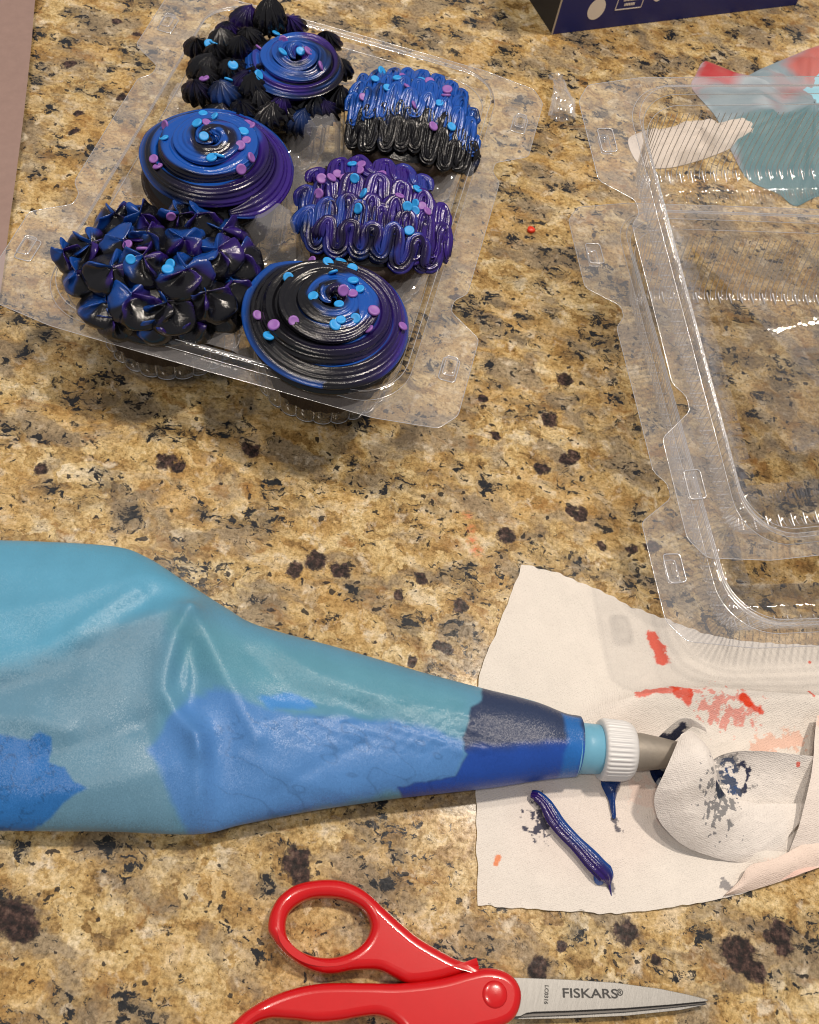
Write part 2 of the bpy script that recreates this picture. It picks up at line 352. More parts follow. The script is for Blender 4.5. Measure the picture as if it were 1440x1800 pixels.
# ------------------------------------------------------------ clear clamshell trays
def rrect(w, l, r, n):
    """rounded rectangle sampled evenly, starting mid right side, ccw; returns points and outward normals"""
    pts = []
    for cx, cy_, a0 in ((w-r, l-r, 0), (-w+r, l-r, 90), (-w+r, -l+r, 180), (w-r, -l+r, 270)):
        for a in np.linspace(0, 90, 40): pts.append((cx+r*math.cos(math.radians(a0+a)), cy_+r*math.sin(math.radians(a0+a))))
    q = np.array(pts+pts[:1]); s = np.r_[0, np.cumsum(np.linalg.norm(np.diff(q, axis=0), axis=1))]
    x = np.linspace(0, s[-1], n, endpoint=False)
    p = np.stack([np.interp(x, s, q[:, 0]), np.interp(x, s, q[:, 1])], 1)
    t = np.roll(p, -1, 0)-np.roll(p, 1, 0); t /= np.linalg.norm(t, axis=1)[:, None]
    return p, np.stack([t[:, 1], -t[:, 0]], 1), s[-1]
def loft_loops(loops):
    n = len(loops[0]); return np.vstack(loops), grid_faces(len(loops), n, False, True)
def flange_half(side, w, l, r, z):
    """outline of the flat flange; side tabs as in the moulded tray"""
    # (y, outward reach) down the long side
    prof = [(l-2.2, 2.35), (6.6, 2.35), (5.1, .75), (4.5, .75), (3.6, 1.45), (-3.6, 1.45), (-4.5, .75), (-5.1, .75), (-6.6, 2.35), (-l+2.2, 2.35)]
    return prof
def flange_loop(w, l):
    pr = [(l+.15, 1.75), (l-.75, 2.4), (6.3, 2.4), (5.2, .85), (4.5, .85), (3.9, 1.35), (-3.9, 1.35), (-4.5, .85), (-5.2, .85), (-6.3, 2.4), (-l+.75, 2.4), (-l-.15, 1.75)]
    L = [(-w-d, y) for y, d in pr]; R = [(w+d, y) for y, d in pr[::-1]]
    out = L+[(-w+1, -l-.55), (0, -l-.6), (w-1, -l-.55)]+R+[(w-1, l+.55), (0, l+.6), (-w+1, l+.55)]
    # soften the corners
    P = np.array(out); res = []
    m = len(P)
    for i in range(m):
        a, b, c = P[i-1], P[i], P[(i+1) % m]
        d = min(.2, .4*np.linalg.norm(a-b), .4*np.linalg.norm(c-b))
        p = b+(a-b)/np.linalg.norm(a-b)*d; q = b+(c-b)/np.linalg.norm(c-b)*d
        for t in np.linspace(0, 1, 6): res.append((1-t)**2*p+2*t*(1-t)*b+t*t*q)
    return np.array(res)
def resample_by_angle(loop, inner):
    """for every point of inner find the outline point along its outward ray (ray from the centre line)"""
    out = []
    q = np.vstack([loop, loop[:1]])
    return q
def make_flange(w, l, r, z, name, parent, origin):
    ol = flange_loop(w, l); n = len(ol)
    # densify outline
    q = np.vstack([ol, ol[:1]]); s = np.r_[0, np.cumsum(np.linalg.norm(np.diff(q, axis=0), axis=1))]
    N = 420; x = np.linspace(0, s[-1], N, endpoint=False)
    o = np.stack([np.interp(x, s, q[:, 0]), np.interp(x, s, q[:, 1])], 1)
    # nearest point on the rim rectangle
    cxy = np.stack([np.clip(o[:, 0], -w+r, w-r), np.clip(o[:, 1], -l+r, l-r)], 1)
    d = o-cxy; d /= np.linalg.norm(d, axis=1)[:, None]+1e-9; i_ = cxy+d*r
    wob = .03*sn(o, 5, .06)
    m1 = i_*.5+o*.5
    loops = [np.c_[i_, np.full(N, z)], np.c_[m1, z+wob*.5], np.c_[o, z+wob]]
    V, F = loft_loops(loops)
    B = Bag(); B.add(V, F, m=0)
    e = np.c_[o, z+wob]; e = np.vstack([e, e[:1]])
    ev, ef, _, _ = tube(e, .018, 5, cap=False); B.add(ev, ef, m=1)  # pale tube paints a bright line along the cut edge
    ob = B.mk(name, None, parent, origin, True, mats=[M_plas, M_edge_glint])
    return ob
def button(cx, cy_, z, h, parent, origin):
    """raised hollow snap in a tab"""
    loops = []
    for k, (dw, zz) in enumerate(((0, 0), (-.05, h*.55), (-.12, h), (-.30, h*.98))):
        p, _, _ = rrect(.36+dw, .62+dw, max(.05, .14+dw*.4), 40); loops.append(np.c_[p[:, 0]+cx, p[:, 1]+cy_, np.full(40, z+zz)])
    V, F = loft_loops(loops); F.append(tuple(range(3*40, 4*40)))
    B = Bag(); B.add(V, F); 
    p, _, _ = rrect(.37, .63, .14, 40); e = np.c_[p[:, 0]+cx, p[:, 1]+cy_, np.full(40, z+.01)]; e = np.vstack([e, e[:1]])
    ev, ef, _, _ = tube(e, .03, 5, cap=False); B.add(ev, ef, m=1)
    p, _, _ = rrect(.26, .52, .1, 40); e = np.c_[p[:, 0]+cx, p[:, 1]+cy_, np.full(40, z+h)]; e = np.vstack([e, e[:1]])
    ev, ef, _, _ = tube(e, .022, 5, cap=False); B.add(ev, ef, m=1)
    return B.mk('snap_button', None, parent, origin, True, mats=[M_plas, M_edge_glint])
HW, HL, RR = 8.0, 11.42, 2.3

# cupcake tray on the counter
CT = (-9.54, 36.0, 0.0)
tray = thing('cupcake_container', CT, 'clear plastic clamshell base holding six dark blue and black cupcakes', 'container')
lo = lambda w, l, r, z: np.c_[rrect(w, l, r, 300)[0], np.full(300, z)]
V, F = loft_loops([lo(HW, HL, RR, 4.15), lo(HW-.08, HL-.08, RR-.05, 4.42), lo(HW-.28, HL-.28, RR-.15, 4.5), lo(HW-.45, HL-.45, RR-.25, 4.4), lo(HW-.55, HL-.55, RR-.3, 3.95), lo(HW-.6, HL-.6, RR-.35, 3.85)])
B = Bag(); B.add(V, F)
for rr_, zz, rad in ((.02, 4.16, .02), (.25, 4.5, .018), (.56, 3.92, .02)):
    p, _, _ = rrect(HW-rr_, HL-rr_, RR-rr_*.5, 300); e = np.c_[p, np.full(300, zz)]; e = np.vstack([e, e[:1]]); ev, ef, _, _ = tube(e, rad, 5, cap=False); B.add(ev, ef, m=1)
B.mk('rim', None, tray, (0, 0, 0), True, mats=[M_cup, M_edge_glint])
make_flange(HW, HL, RR, 4.12, 'flange', tray, (0, 0, 0))
for sx in (-1, 1):
    for sy in (-1, 1): button(sx*9.5, sy*8.45, 4.14, .28, tray, (0, 0, 0))
CUP = [(sx*3.72, k*7.12+.0) for k in (1, 0, -1) for sx in (-1, 1)]          # local cup centres, far row first
# plateau between the cups with little faceted peaks
n1, n2 = 150, 210
X, Y = np.meshgrid(np.linspace(-HW+.6, HW-.6, n1), np.linspace(-HL+.6, HL-.6, n2), indexing='ij')
Z = np.full(X.shape, 3.85)
for px_, py_, hh, rr_ in ((0, 3.56, 1.35, 1.75), (0, -3.56, 1.35, 1.75)):
    ang = np.arctan2(Y-py_, X-px_); rad = np.hypot(X-px_, Y-py_)
    k = 8; fac = np.cos(PI/k)/np.cos((ang % (2*PI/k))-PI/k)
    Z = np.maximum(Z, np.minimum(3.85+hh*1.9*(1-rad/(rr_*fac)), 3.85+hh))
for px_, py_ in ((0, -10.6), (0, 10.6), (-7.4, 3.56), (7.4, 3.56), (-7.4, -3.56), (7.4, -3.56)):
    ang = np.arctan2(Y-py_, X-px_); rad = np.hypot(X-px_, Y-py_)
    fac = np.cos(PI/6)/np.cos((ang % (PI/3))-PI/6); Z = np.maximum(Z, 3.85+np.minimum(.5, .9*(1-rad/(1.5*fac))))
inside = np.zeros(X.shape, bool)
for cx, cy_ in CUP: inside |= np.hypot(X-cx, Y-cy_) < 3.38
q = [f for f in grid_faces(n1, n2) if not inside.ravel()[list(f)].all()]
mk('plateau', np.stack([X, Y, Z], -1), q, M_plas, tray, smooth=False)
def cup(cx, cy_):
    NN = 288; a = np.linspace(0, 2*PI, NN, endpoint=False); fl = np.abs(np.cos(a*12))
    rows = []
    for z, r, am in ((3.86, 3.54, 0.), (3.7, 3.48, .03), (3.4, 3.46, .10), (2.2, 3.42, .13), (1.0, 3.36, .13), (.35, 3.30, .12), (.12, 3.18, .10), (.06, 2.8, .04), (.05, .02, 0.)):
        rr_ = r-am+am*2*np.sqrt(fl)*.9; rows.append(np.c_[cx+rr_*np.cos(a), cy_+rr_*np.sin(a), np.full(NN, z)])
    V, F = loft_loops(rows); B = Bag(); B.add(V, F)
    e = rows[6]; e = np.vstack([e, e[:1]]); ev, ef, _, _ = tube(e, .03, 5, cap=False); B.add(ev, ef, m=1)
    for k in range(24):                                                       # whitened tubes paint bright glint lines into the creases between flutes
        aa = (k+.5)*2*PI/24; ln = np.array([(cx+r*math.cos(aa), cy_+r*math.sin(aa), z) for z, r in ((3.45, 3.37), (2.2, 3.29), (1.0, 3.23), (.3, 3.17))])
        ev, ef, _, _ = tube(ln, .034, 5, up=(math.cos(aa), math.sin(aa), 0), cap=False); B.add(ev, ef, m=1)
    return B.mk('cup', None, tray, (0, 0, 0), True, mats=[M_cup, M_edge_glint])
for c_ in CUP: cup(*c_)

# the two empty lids, one tipped up on the other
def make_lid(mat, label, depth):
    t = thing('container_lid', None, label, 'lid', 'empty clear lids', mat)
    N = 1430; nrib = 110
    rows = []
    per = None
    def ring(ins, z, am, half=.0):
        p, nn, per = rrect(HW-.45, HL-.45, RR-.1, N)
        ph = np.arange(N)/N*nrib*2*PI; wv = np.sign(np.cos(ph))*np.abs(np.cos(ph))**.6
        q = p-nn*(ins+am*(wv+1)*.5)[:, None] if hasattr(am, '__len__') else p-nn*(ins+am*(wv+1)*.5)[:, None]
        rows.append(np.c_[q, np.full(N, z)])
    D = depth
    for ins, z, am in ((-.0, -.02, 0), (.05, -.35, 0), (.28, -.42, 0), (.34, -.62, .02), (.40, -.72, .13), (.55, -1.4, .15), (.85, -D*.7, .15), (1.12, -D+.35, .15), (1.2, -D+.18, .20), (1.3, -D+.06, .34), (1.45, -D+.01, .40), (1.95, -D, .02), (3.5, -D, 0)):
        ring(ins, z, am)
    V, F = loft_loops(rows); F.append(tuple(range((len(rows)-1)*N, len(rows)*N)))
    B = Bag(); B.add(V, F)
    PR = [np.array(r_) for r_ in rows[4:11]]
    for k in range(nrib):
        for o_, rad_ in ((3, .020), (10, .026)):
            ii = (k*13+o_) % N; ln = np.array([r_[ii] for r_ in PR]); nn = ln[0]-ln[-1]; nn[2] = 0
            ev, ef, _, _ = tube(ln, rad_, 4, up=nn+(0, 0, .3), cap=False); B.add(ev, ef, m=1)  # whitened tubes draw the highlights along each rib
        ii = (k*13+6) % N; ln = np.array([rows[r_][ii]+(0, 0, .03) for r_ in (9, 10, 11)])
        ev, ef, _, _ = tube(ln, np.array([.04, .05, .03]), 5, cap=False); B.add(ev, ef, m=1)  # whitened bead, a painted glint at each rib foot
    B.mk('shell', None, t, (0, 0, 0), True, mats=[M_cup, M_edge_glint])
    lo = lambda i, r, z: np.c_[rrect(HW-i, HL-i, r, 300)[0], np.full(300, z)]
    V, F = loft_loops([lo(.45, RR-.1, -.02), lo(.38, RR-.08, .22), lo(.2, RR-.05, .3), lo(.06, RR, .22), lo(0, RR, 0.)])
    B = Bag(); B.add(V, F)
    for i, zz, rad in ((.44, 0., .018), (.2, .3, .016), (0., .01, .018), (.74, -.4, .018)):
        p, _, _ = rrect(HW-i, HL-i, RR-.1, 300); e = np.c_[p, np.full(300, zz)]; e = np.vstack([e, e[:1]]); ev, ef, _, _ = tube(e, rad, 5, cap=False); B.add(ev, ef, m=1)
    B.mk('rim', None, t, (0, 0, 0), True, mats=[M_plas, M_edge_glint])
    make_flange(HW, HL, RR, 0., 'flange', t, (0, 0, 0))
    for sx in (-1, 1):
        for sy in (-1, 1): button(sx*9.5, sy*8.45, .02, -.32, t, (0, 0, 0))
    return t
def frame(c, ey):
    ey = Vector(ey).normalized(); ex = Vector((ey.y, -ey.x, 0)).normalized(); ez = ex.cross(ey)
    return Matrix(((ex.x, ey.x, ez.x, c[0]*U), (ex.y, ey.y, ez.y, c[1]*U), (ex.z, ey.z, ez.z, c[2]*U), (0, 0, 0, 1)))
make_lid(frame((16.95, 32.16, 4.06), (-.335, .942, 0)), 'lower of the two empty clear lids, lying flat with its corner on the paper towel', 4.0)
make_lid(frame((16.14, 36.1, 6.64), (-.41, .893, .195)), 'upper clear lid, tipped up with its far end resting on the other lid', 4.2)

# ------------------------------------------------------------ cupcakes
BLK = np.array((.005, .005, .007)); BLU = np.array((.008, .072, .36)); PUR = np.array((.030, .010, .17)); SKY = np.array((.015, .12, .52))
def mixc(*pairs):
    ws = [np.clip(np.asarray(w, float), 0, 3)**2.2 for w, _ in pairs]; tot = sum(w[..., None] for w in ws)+1e-6
    return sum(w[..., None]*c for w, (_, c) in zip(ws, pairs))/tot
def zdome(x, y, c, R, z0, H): return z0+H*np.maximum(-.35, 1-((x-c[0])**2+(y-c[1])**2)/R**2)
def dome_mesh(c, R, z0, H, lob=0., seed=0):
    a = np.linspace(0, 2*PI, 96, endpoint=False); rows = []
    for t in (1.02, 1.0, .96, .88, .76, .6, .42, .22, .02):
        r = R*t*(1+lob*np.cos(9*a)*t); x = c[0]+r*np.cos(a); y = c[1]+r*np.sin(a)
        z = z0+H*(1-t*t) if t < 1.01 else z0-.45
        if t > 1.01: x = c[0]+.9*(x-c[0]); y = c[1]+.9*(y-c[1])
        rows.append(np.c_[x, y, np.full(96, z)])
    V, F = loft_loops(rows); return V, F
def cake(t, c):
    a = np.linspace(0, 2*PI, 144, endpoint=False); fl = np.cos(a*30); rows = []
    for z, r, am in ((1.7, .02, 0), (1.7, 2.45, .03), (2.0, 2.65, .05), (3.6, 2.95, .05), (4.2, 3.15, .04), (4.5, 3.22, .02), (4.65, 3.1, 0), (4.7, .02, 0)):
        rr_ = r+am*fl+.03*np.sin(a*7+z); rows.append(np.c_[c[0]+rr_*np.cos(a), c[1]+rr_*np.sin(a), np.full(144, z)])
    V, F = loft_loops(rows); mk('cake', V, F, M_cake, t, (c[0], c[1], 0))
BVH = {}
def note(key, V, F):
    BVH.setdefault(key, ([], []))
    b = len(BVH[key][0]); BVH[key][0].extend(map(tuple, np.asarray(V).tolist())); BVH[key][1].extend([tuple(i+b for i in f) for f in F])
disc_me = {}
def sprinkle_mesh(mat, name):
    a = np.linspace(0, 2*PI, 18, endpoint=False); rows = []
    for r, z in ((.001, -.065), (.20, -.065), (.245, -.03), (.25, .0), (.245, .03), (.205, .065), (.16, .055), (.001, .05)):
        rows.append(np.c_[r*np.cos(a), r*np.sin(a), np.full(18, z)])
    V, F = loft_loops(rows); V = V*U
    me = bpy.data.meshes.new(name); me.from_pydata(V.tolist(), [], F); me.materials.append(mat)
    me.polygons.foreach_set('use_smooth', [True]*len(F)); return me
disc_me['b'] = sprinkle_mesh(M_blue, 'blue_sprinkle'); disc_me['p'] = sprinkle_mesh(M_purp, 'purple_sprinkle')
def sprinkles(t, c, key, spots):
    tree = BVHTree.FromPolygons(*BVH[key])
    for s in spots:
        x, y, k = s[:3]; tilt = .42 if len(s) < 4 else 1.2
        h = tree.ray_cast(Vector((x, y, 20)), Vector((0, 0, -1)))
        if h[0] is None: continue
        nrm = Vector((0, 0, 0)); cnt = 0; zs = []
        for dx, dy in ((0, 0), (.16, 0), (-.16, 0), (0, .16), (0, -.16)):
            q = tree.ray_cast(Vector((x+dx, y+dy, 20)), Vector((0, 0, -1)))
            if q[0] is not None: zs.append(q[0].z); n_ = q[1] if q[1].z > 0 else -q[1]; nrm += n_
        nrm = nrm.normalized()+Vector((random.gauss(0, tilt), random.gauss(0, tilt)-.12, .35)); nrm.normalize()
        o = bpy.data.objects.new('sprinkle', disc_me[k]); COL.objects.link(o); o.parent = t
        o.location = (Vector((x, y, .35*sum(zs)/len(zs)+.65*max(zs)+random.uniform(-.02, .05)))-Vector((c[0], c[1], 0)))*U
        o.rotation_euler = nrm.to_track_quat('Z', 'Y').to_euler()
        sc_ = random.uniform(.84, 1.06); o.scale = (sc_, sc_, sc_)
def swirl(t, c, key, R, z0, H, turns, rad, colf, seed, k=7, amp=.10, a0=0., part='frosting_swirl', off=(0, 0), r_in=.15, cw=1, sq=.8):
    n = int(190*turns); s = np.linspace(0, 1, n); ang = a0+cw*2*PI*turns*s
    Rr = (R-rad)*(1-s)**.92+r_in*s
    wob = 1+.03*sn(np.c_[s*turns*2.2, 0*s], seed, 1.0)
    x = c[0]+off[0]*s+Rr*wob*np.cos(ang); y = c[1]+off[1]*s+Rr*wob*np.sin(ang)
    z = z0+H*(1-(Rr/R)**1.6)+.06*sn(np.c_[s*turns*1.7, 0*s], seed+3, 1.)
    rr_ = rad*(1-.25*s)*(1+.10*sn(np.c_[s*turns*3, 0*s], seed+7, 1.)); rr_[:12] *= np.linspace(.3, 1, 12); rr_[-50:] *= np.linspace(1, .3, 50)
    # fine streaks plus a couple of broad lips
    M = 72; V, F, ss, ph = tube(np.c_[x, y, z], rr_, M, k, amp, squash=sq, twist=.35*s*turns+.22*sn(np.c_[s*turns, 0*s], seed+5, .7), sharp=True, k2=15, amp2=.042)
    p3 = V*1.; nz = .05*fbm(np.c_[ss*turns*2.5, np.cos(ph), np.sin(ph)], seed+11, .8, 3)
    V = V+np.array((0, 0, 1))*nz[:, None]
    C = colf(V, ss, ph, seed)
    note(key, V, F)
    return mk(part, V, F, M_frost, t, (c[0], c[1], 0), col=C)
def star(c3, r, h, k, amp, lean, colf, seed, kind='star'):
    """piped drop; returns V,F,C"""
    M = 8*k if kind == 'star' else 30*k; a = np.linspace(0, 2*PI, M, endpoint=False); g = np.random.default_rng(seed)
    rows = []; a0 = g.uniform(0, 6.3); T = []
    if kind == 'star':
        prof = [(0, .86), (.1, 1.0), (.24, 1.04), (.40, .96), (.54, .80), (.66, .60), (.75, .40), (.83, .24), (.91, .12), (.96, .05), (1, .01)]
        for tt, rf in prof:
            w = 1-np.abs(np.sin(.5*k*(a+a0+tt*.5)))*1.0; rr_ = r*rf*(1+amp*(w*2-1)*(1.25-tt*.5))
            lx, ly = lean[0]*tt**2.2*h, lean[1]*tt**2.2*h
            rows.append(np.c_[c3[0]+lx+rr_*np.cos(a), c3[1]+ly+rr_*np.sin(a), np.full(M, c3[2]+tt*h-.22*lean[2]*max(0, tt-.8))]); T.append(np.full(M, tt))
    else:                                                                      # open petals with thin curled lips
        lobe_h = g.uniform(.5, 1.5, k); tws = g.uniform(-.6, .6)
        for tt, zt in ((0, 0), (.08, .08), (.18, .18), (.28, .28), (.38, .38), (.48, .48), (.58, .58), (.68, .68), (.77, .77), (.85, .85), (.92, .92), (.97, .97), (1., 1.), (1.04, .98), (1.1, .93)):
            th = a+a0+tws*tt**2+.22*np.sin(3*(a+a0)+2)*tt+.13*np.sin(6.5*tt+a0); ar = (th % (2*PI/k))/(2*PI/k)-.5; D_ = np.abs(ar)*2*PI/k
            idx = (th/(2*PI/k)).astype(int) % k
            core = np.interp(tt, [0, .2, .4, .6, .8, 1, 1.04, 1.1], [.82, 1.0, .98, .74, .42, .16, .10, .01]); outr = np.interp(tt, [0, .2, .4, .6, .8, .92, 1, 1.04, 1.1], [.82, 1.05, 1.10, 1.02, .90, .84, .74, .46, .01])
            wd = np.interp(tt, [0, .3, .6, 1.], [.9, .66, .42, .24])
            Fn = np.exp(-(D_/wd)**2)
            rr_ = r*(core+(outr-core)*Fn*(.75+.25*lobe_h[idx]))*(1+.015*np.sin(tt*46)*(tt < .6))
            zz = c3[2]+h*zt*.86+h*.15*min(1, tt)**2.5*Fn*lobe_h[idx]
            lx, ly = lean[0]*tt*h, lean[1]*tt*h
            rows.append(np.c_[c3[0]+lx+rr_*np.cos(a), c3[1]+ly+rr_*np.sin(a), zz]); T.append(np.clip(tt*.72+.42*(Fn-.35)*min(1, tt*1.3), 0, 1.2))
    V, F = loft_loops(rows)
    V = V+(.06 if kind != 'star' else .03)*fbm(V, seed, .6, 3)[:, None]
    return V, F, colf(V, np.concatenate(T), np.tile(a, len(rows)), seed)
def ruffle(t, c, key, p0, p1, dz, A, pitch_, rad, colf, seed, dome, k=6, amp=.14, part='frosting_ruffle', bow=.0, lift=.24):
    p0 = np.array(p0[:2]); p1 = np.array(p1[:2]); e = p1-p0; L = np.linalg.norm(e); e /= L; g = np.array((-e[1], e[0]))
    m = int(L/pitch_*44); s = np.linspace(0, 1, m); ph = s*L/pitch_*2*PI+1.0*sn(np.c_[s*L*.5, 0*s], seed, .6)
    am = A*(1+.26*sn(np.c_[s*L*.6, 0*s], seed+2, 1.))*np.minimum(1, np.minimum(s, 1-s)*L/.7+.35)
    xy = p0+e*(s*L-.072*pitch_*np.sin(2*ph))[:, None]+g*(am*np.sin(ph)+bow*np.sin(PI*s))[:, None]
    z = zdome(xy[:, 0], xy[:, 1], *dome)+rad*.45+dz+.05*fbm(np.c_[xy, 0*s], seed+6, .35, 2)+lift*np.sin(ph)
    rr_ = rad*(1+.08*sn(np.c_[s*L, 0*s], seed+4, .9)); rr_[:8] *= np.linspace(.4, 1, 8); rr_[-8:] *= np.linspace(1, .4, 8)
    V, F, ss, p_ = tube(np.c_[xy, z], rr_, 40, k, amp, squash=.85, sharp=True)
    V = V+.035*fbm(V, seed+9, .7, 3)[:, None]
    note(key, V, F)
    return mk(part, V, F, M_frost, t, (c[0], c[1], 0), col=colf(V, ss, p_, seed))
def foundation(t, c, key, R, z0, H, col=BLK, lob=0.):
    V, F = dome_mesh(c, R, z0, H, lob); note(key, V, F)
    mk('frosting_base', V, F, M_frost, t, (c[0], c[1], 0), col=np.broadcast_to(col, (len(V), 3)))
GRP = 'galaxy frosted cupcakes in the clear container'

# C: middle left, broad swirl, blue at the left, purple at the right, black between
def colC(V, s, ph, sd):
    d = (V[:, 0]-cC[0])/3.5; e = (V[:, 1]-cC[1])/3.5
    n_ = fbm(np.c_[s*9, np.cos(ph)*.6, np.sin(ph)*.6], sd, .55, 3); st = np.cos(ph*2+s*7+2*n_)
    wb = np.clip(.5-.7*d+.35*e+.9*n_+.5*st, 0, 1)**1.5; wp = np.clip(.1+.75*d-.1*e-.6*n_-.3*st, 0, 1)**1.3; wk = np.clip(.38-.6*e-.8*st-.5*n_, 0, 1.3)**1.4
    return mixc((wb, BLU), (wp, PUR), (wk+.04, BLK))
cC = (-13.05, 34.45)
tC = thing('cupcake', (*cC, 0), 'cupcake with broad glossy blue and purple swirl, middle of the left row', 'cupcake', GRP)
cake(tC, cC); foundation(tC, cC, 'C', 3.3, 4.4, 1.5)
swirl(tC, cC, 'C', 3.72, 4.55, 2.15, 3.9, .66, colC, 21, k=4, amp=.15, a0=-1.0, sq=.74)
sprinkles(tC, cC, 'C', [(-14.05,36.00,'b'),(-13.46,35.80,'b','t'),(-13.59,35.21,'p'),(-14.36,38.76,'p'),(-15.31,38.37,'p'),(-15.15,33.96,'b'),(-15.47,34.91,'p','t'),(-13.33,34.13,'b'),(-11.97,35.51,'b'),(-12.11,36.58,'p'),(-11.68,35.06,'p'),(-11.76,34.43,'p'),(-12.66,33.22,'b'),(-12.40,33.47,'b','t'),(-15.26,32.91,'p'),(-14.95,32.58,'p'),(-11.11,34.04,'p','t'),(-11.32,33.26,'p','t'),(-13.96,34.97,'b'),(-11.85,36.13,'p')])

# F: near right, flat swirl of thick black and blue bands
def colF(V, s, ph, sd):
    d = (V[:, 0]-cF[0])/3.6; e = (V[:, 1]-cF[1])/3.6; r = np.hypot(d, e)
    n_ = fbm(np.c_[s*8, np.cos(ph)*.6, np.sin(ph)*.6], sd, .5, 3); st = np.cos(ph*2+s*5+2*n_)
    wb = np.clip(.05+.55*e+.15*d+.8*n_+.6*st+1.2*np.clip((r-.84)*6, 0, 1)*(d < .2), 0, 1.2)**1.3
    wp = np.clip(.0+.8*d+.1*e-.5*n_-.2*st, 0, 1)**1.3; wk = np.clip(.66-.35*d-.45*e-.6*st-.4*n_, 0, 1.3)**1.3
    return mixc((wb, BLU), (wp, PUR), (wk+.05, BLK))
cF = (-5.5, 27.6)
tF = thing('cupcake', (*cF, 0), 'cupcake with flat black, blue and purple swirl at the near right corner of the container', 'cupcake', GRP)
cake(tF, cF); foundation(tF, cF, 'F', 3.4, 4.4, 1.3)
swirl(tF, cF, 'F', 3.84, 4.55, 1.6, 4.3, .60, colF, 57, k=4, amp=.16, a0=2.2, off=(.0, .35), sq=.70)
sprinkles(tF, cF, 'F', [(-7.13,30.35,'p'),(-6.74,30.71,'p','t'),(-6.09,30.89,'p','t'),(-5.92,30.72,'b'),(-6.32,29.96,'b'),(-7.65,28.49,'b'),(-5.91,29.23,'b','t'),(-5.28,30.17,'b'),(-6.31,27.57,'b'),(-4.99,29.06,'b'),(-4.61,28.74,'b'),(-5.19,28.17,'p'),(-4.83,28.33,'p'),(-5.18,27.52,'b'),(-4.90,26.83,'b','t'),(-5.05,26.53,'b'),(-4.36,27.16,'b','t'),(-3.74,27.85,'p'),(-3.70,26.97,'p','t'),(-2.43,27.96,'p'),(-8.34,26.47,'p'),(-7.47,25.90,'p'),(-6.73,26.25,'p'),(-7.55,25.52,'b')])

# A: far left, swirl at the right and a heap of small black stars
cA = (-12.9, 41.75)
tA = thing('cupcake', (*cA, 0), 'cupcake of small black star drops round one blue swirl, far left corner', 'cupcake', GRP)
cake(tA, cA); foundation(tA, cA, 'A', 3.4, 4.4, 1.75)
def colA(V, s, ph, sd):
    n_ = fbm(np.c_[s*7, np.cos(ph)*.6, np.sin(ph)*.6], sd, .5, 3); st = np.cos(ph*2+s*6+2*n_); d = (V[:, 0]-cA2[0])/2.1
    return mixc((np.clip(.45-.6*d+.8*n_+.5*st, 0, 1)**1.3, BLU), (np.clip(.2-.5*n_-.3*st, 0, 1), PUR), (np.clip(.45+.7*d+.5*st-.3*n_, 0, 1.2)**1.3+.05, BLK))
cA2 = [(-11.22,41.51,6.40)][0][:2]
swirl(tA, cA2, 'A', 2.55, 5.75, 1.0, 3.2, .46, colA, 91, k=5, amp=.16, a0=2.9, sq=.85)
# that mesh was made round its own centre: put it back on the cupcake
tA.children[-1].location = (Vector((cA2[0], cA2[1], 0))-Vector((cA[0], cA[1], 0)))*U
def colS(V, tt, a, sd):
    g = np.random.default_rng(sd); b = g.uniform(0, 1); n_ = fbm(V, sd, .35, 2)
    return mixc((np.clip((b-.75)*1.6+.5*n_, 0, 1), PUR), (np.clip((.12-b)*4+.3*n_, 0, 1), BLU), (np.full(len(V), .55), BLK))
for i, (x, y, z, r) in enumerate([(-15.15,42.15,6.20,0.72),(-15.46,40.30,5.90,0.78),(-14.05,40.21,6.40,0.66),(-14.06,42.99,6.30,0.68),(-13.55,44.42,6.30,0.74),(-15.26,38.91,5.60,0.75),(-13.92,38.81,6.10,0.72),(-12.76,39.40,6.30,0.66),(-13.97,37.86,5.50,0.78),(-12.89,38.41,5.70,0.72),(-11.78,38.47,5.70,0.80),(-10.18,40.20,5.60,0.80),(-11.06,39.36,5.50,0.75),(-9.22,41.45,5.40,0.70),(-16.40,41.95,5.70,0.66),(-14.25,41.65,6.40,0.60),(-15.00,44.76,5.90,0.70),(-10.64,45.31,5.60,0.60),(-12.69,45.53,5.80,0.70),(-9.55,43.66,5.40,0.60),(-13.48,39.76,6.20,0.70),(-14.94,39.62,5.90,0.60),(-12.89,40.56,6.40,0.60),(-15.24,41.17,6.10,0.60),(-13.19,38.04,5.30,0.70),(-12.25,39.03,6.00,0.60),(-10.42,39.17,5.20,0.70),(-9.48,40.34,5.30,0.70),(-15.31,43.05,6.10,0.60),(-15.80,40.40,5.60,0.60),(-11.49,39.34,5.80,0.60)]):
    V, F, C = star((x, y, z-.75), r*1.02, random.uniform(1.05, 1.4)*(1.4 if i == 4 else 1), 11, .17, (random.uniform(-.4, .4), random.uniform(-.5, .2), random.uniform(0, 1.5)), colS, 300+i)
    note('A', V, F); mk('frosting_star', V, F, M_frost, tA, (cA[0], cA[1], 0), col=C)
sprinkles(tA, cA, 'A', [(-15.46,41.44,'b'),(-15.74,41.58,'b'),(-13.95,39.22,'b'),(-12.57,39.57,'b'),(-13.91,39.78,'b'),(-15.74,45.83,'b'),(-15.71,45.49,'b','t'),(-13.27,41.87,'p','t'),(-12.99,43.65,'b'),(-12.46,43.56,'b'),(-12.17,43.88,'b'),(-12.19,42.19,'p','t'),(-11.67,43.60,'b','t'),(-11.45,44.46,'p','t'),(-11.88,41.12,'b'),(-11.16,41.66,'b'),(-10.77,41.65,'p'),(-9.96,41.13,'p','t'),(-15.10,39.03,'p','t')])

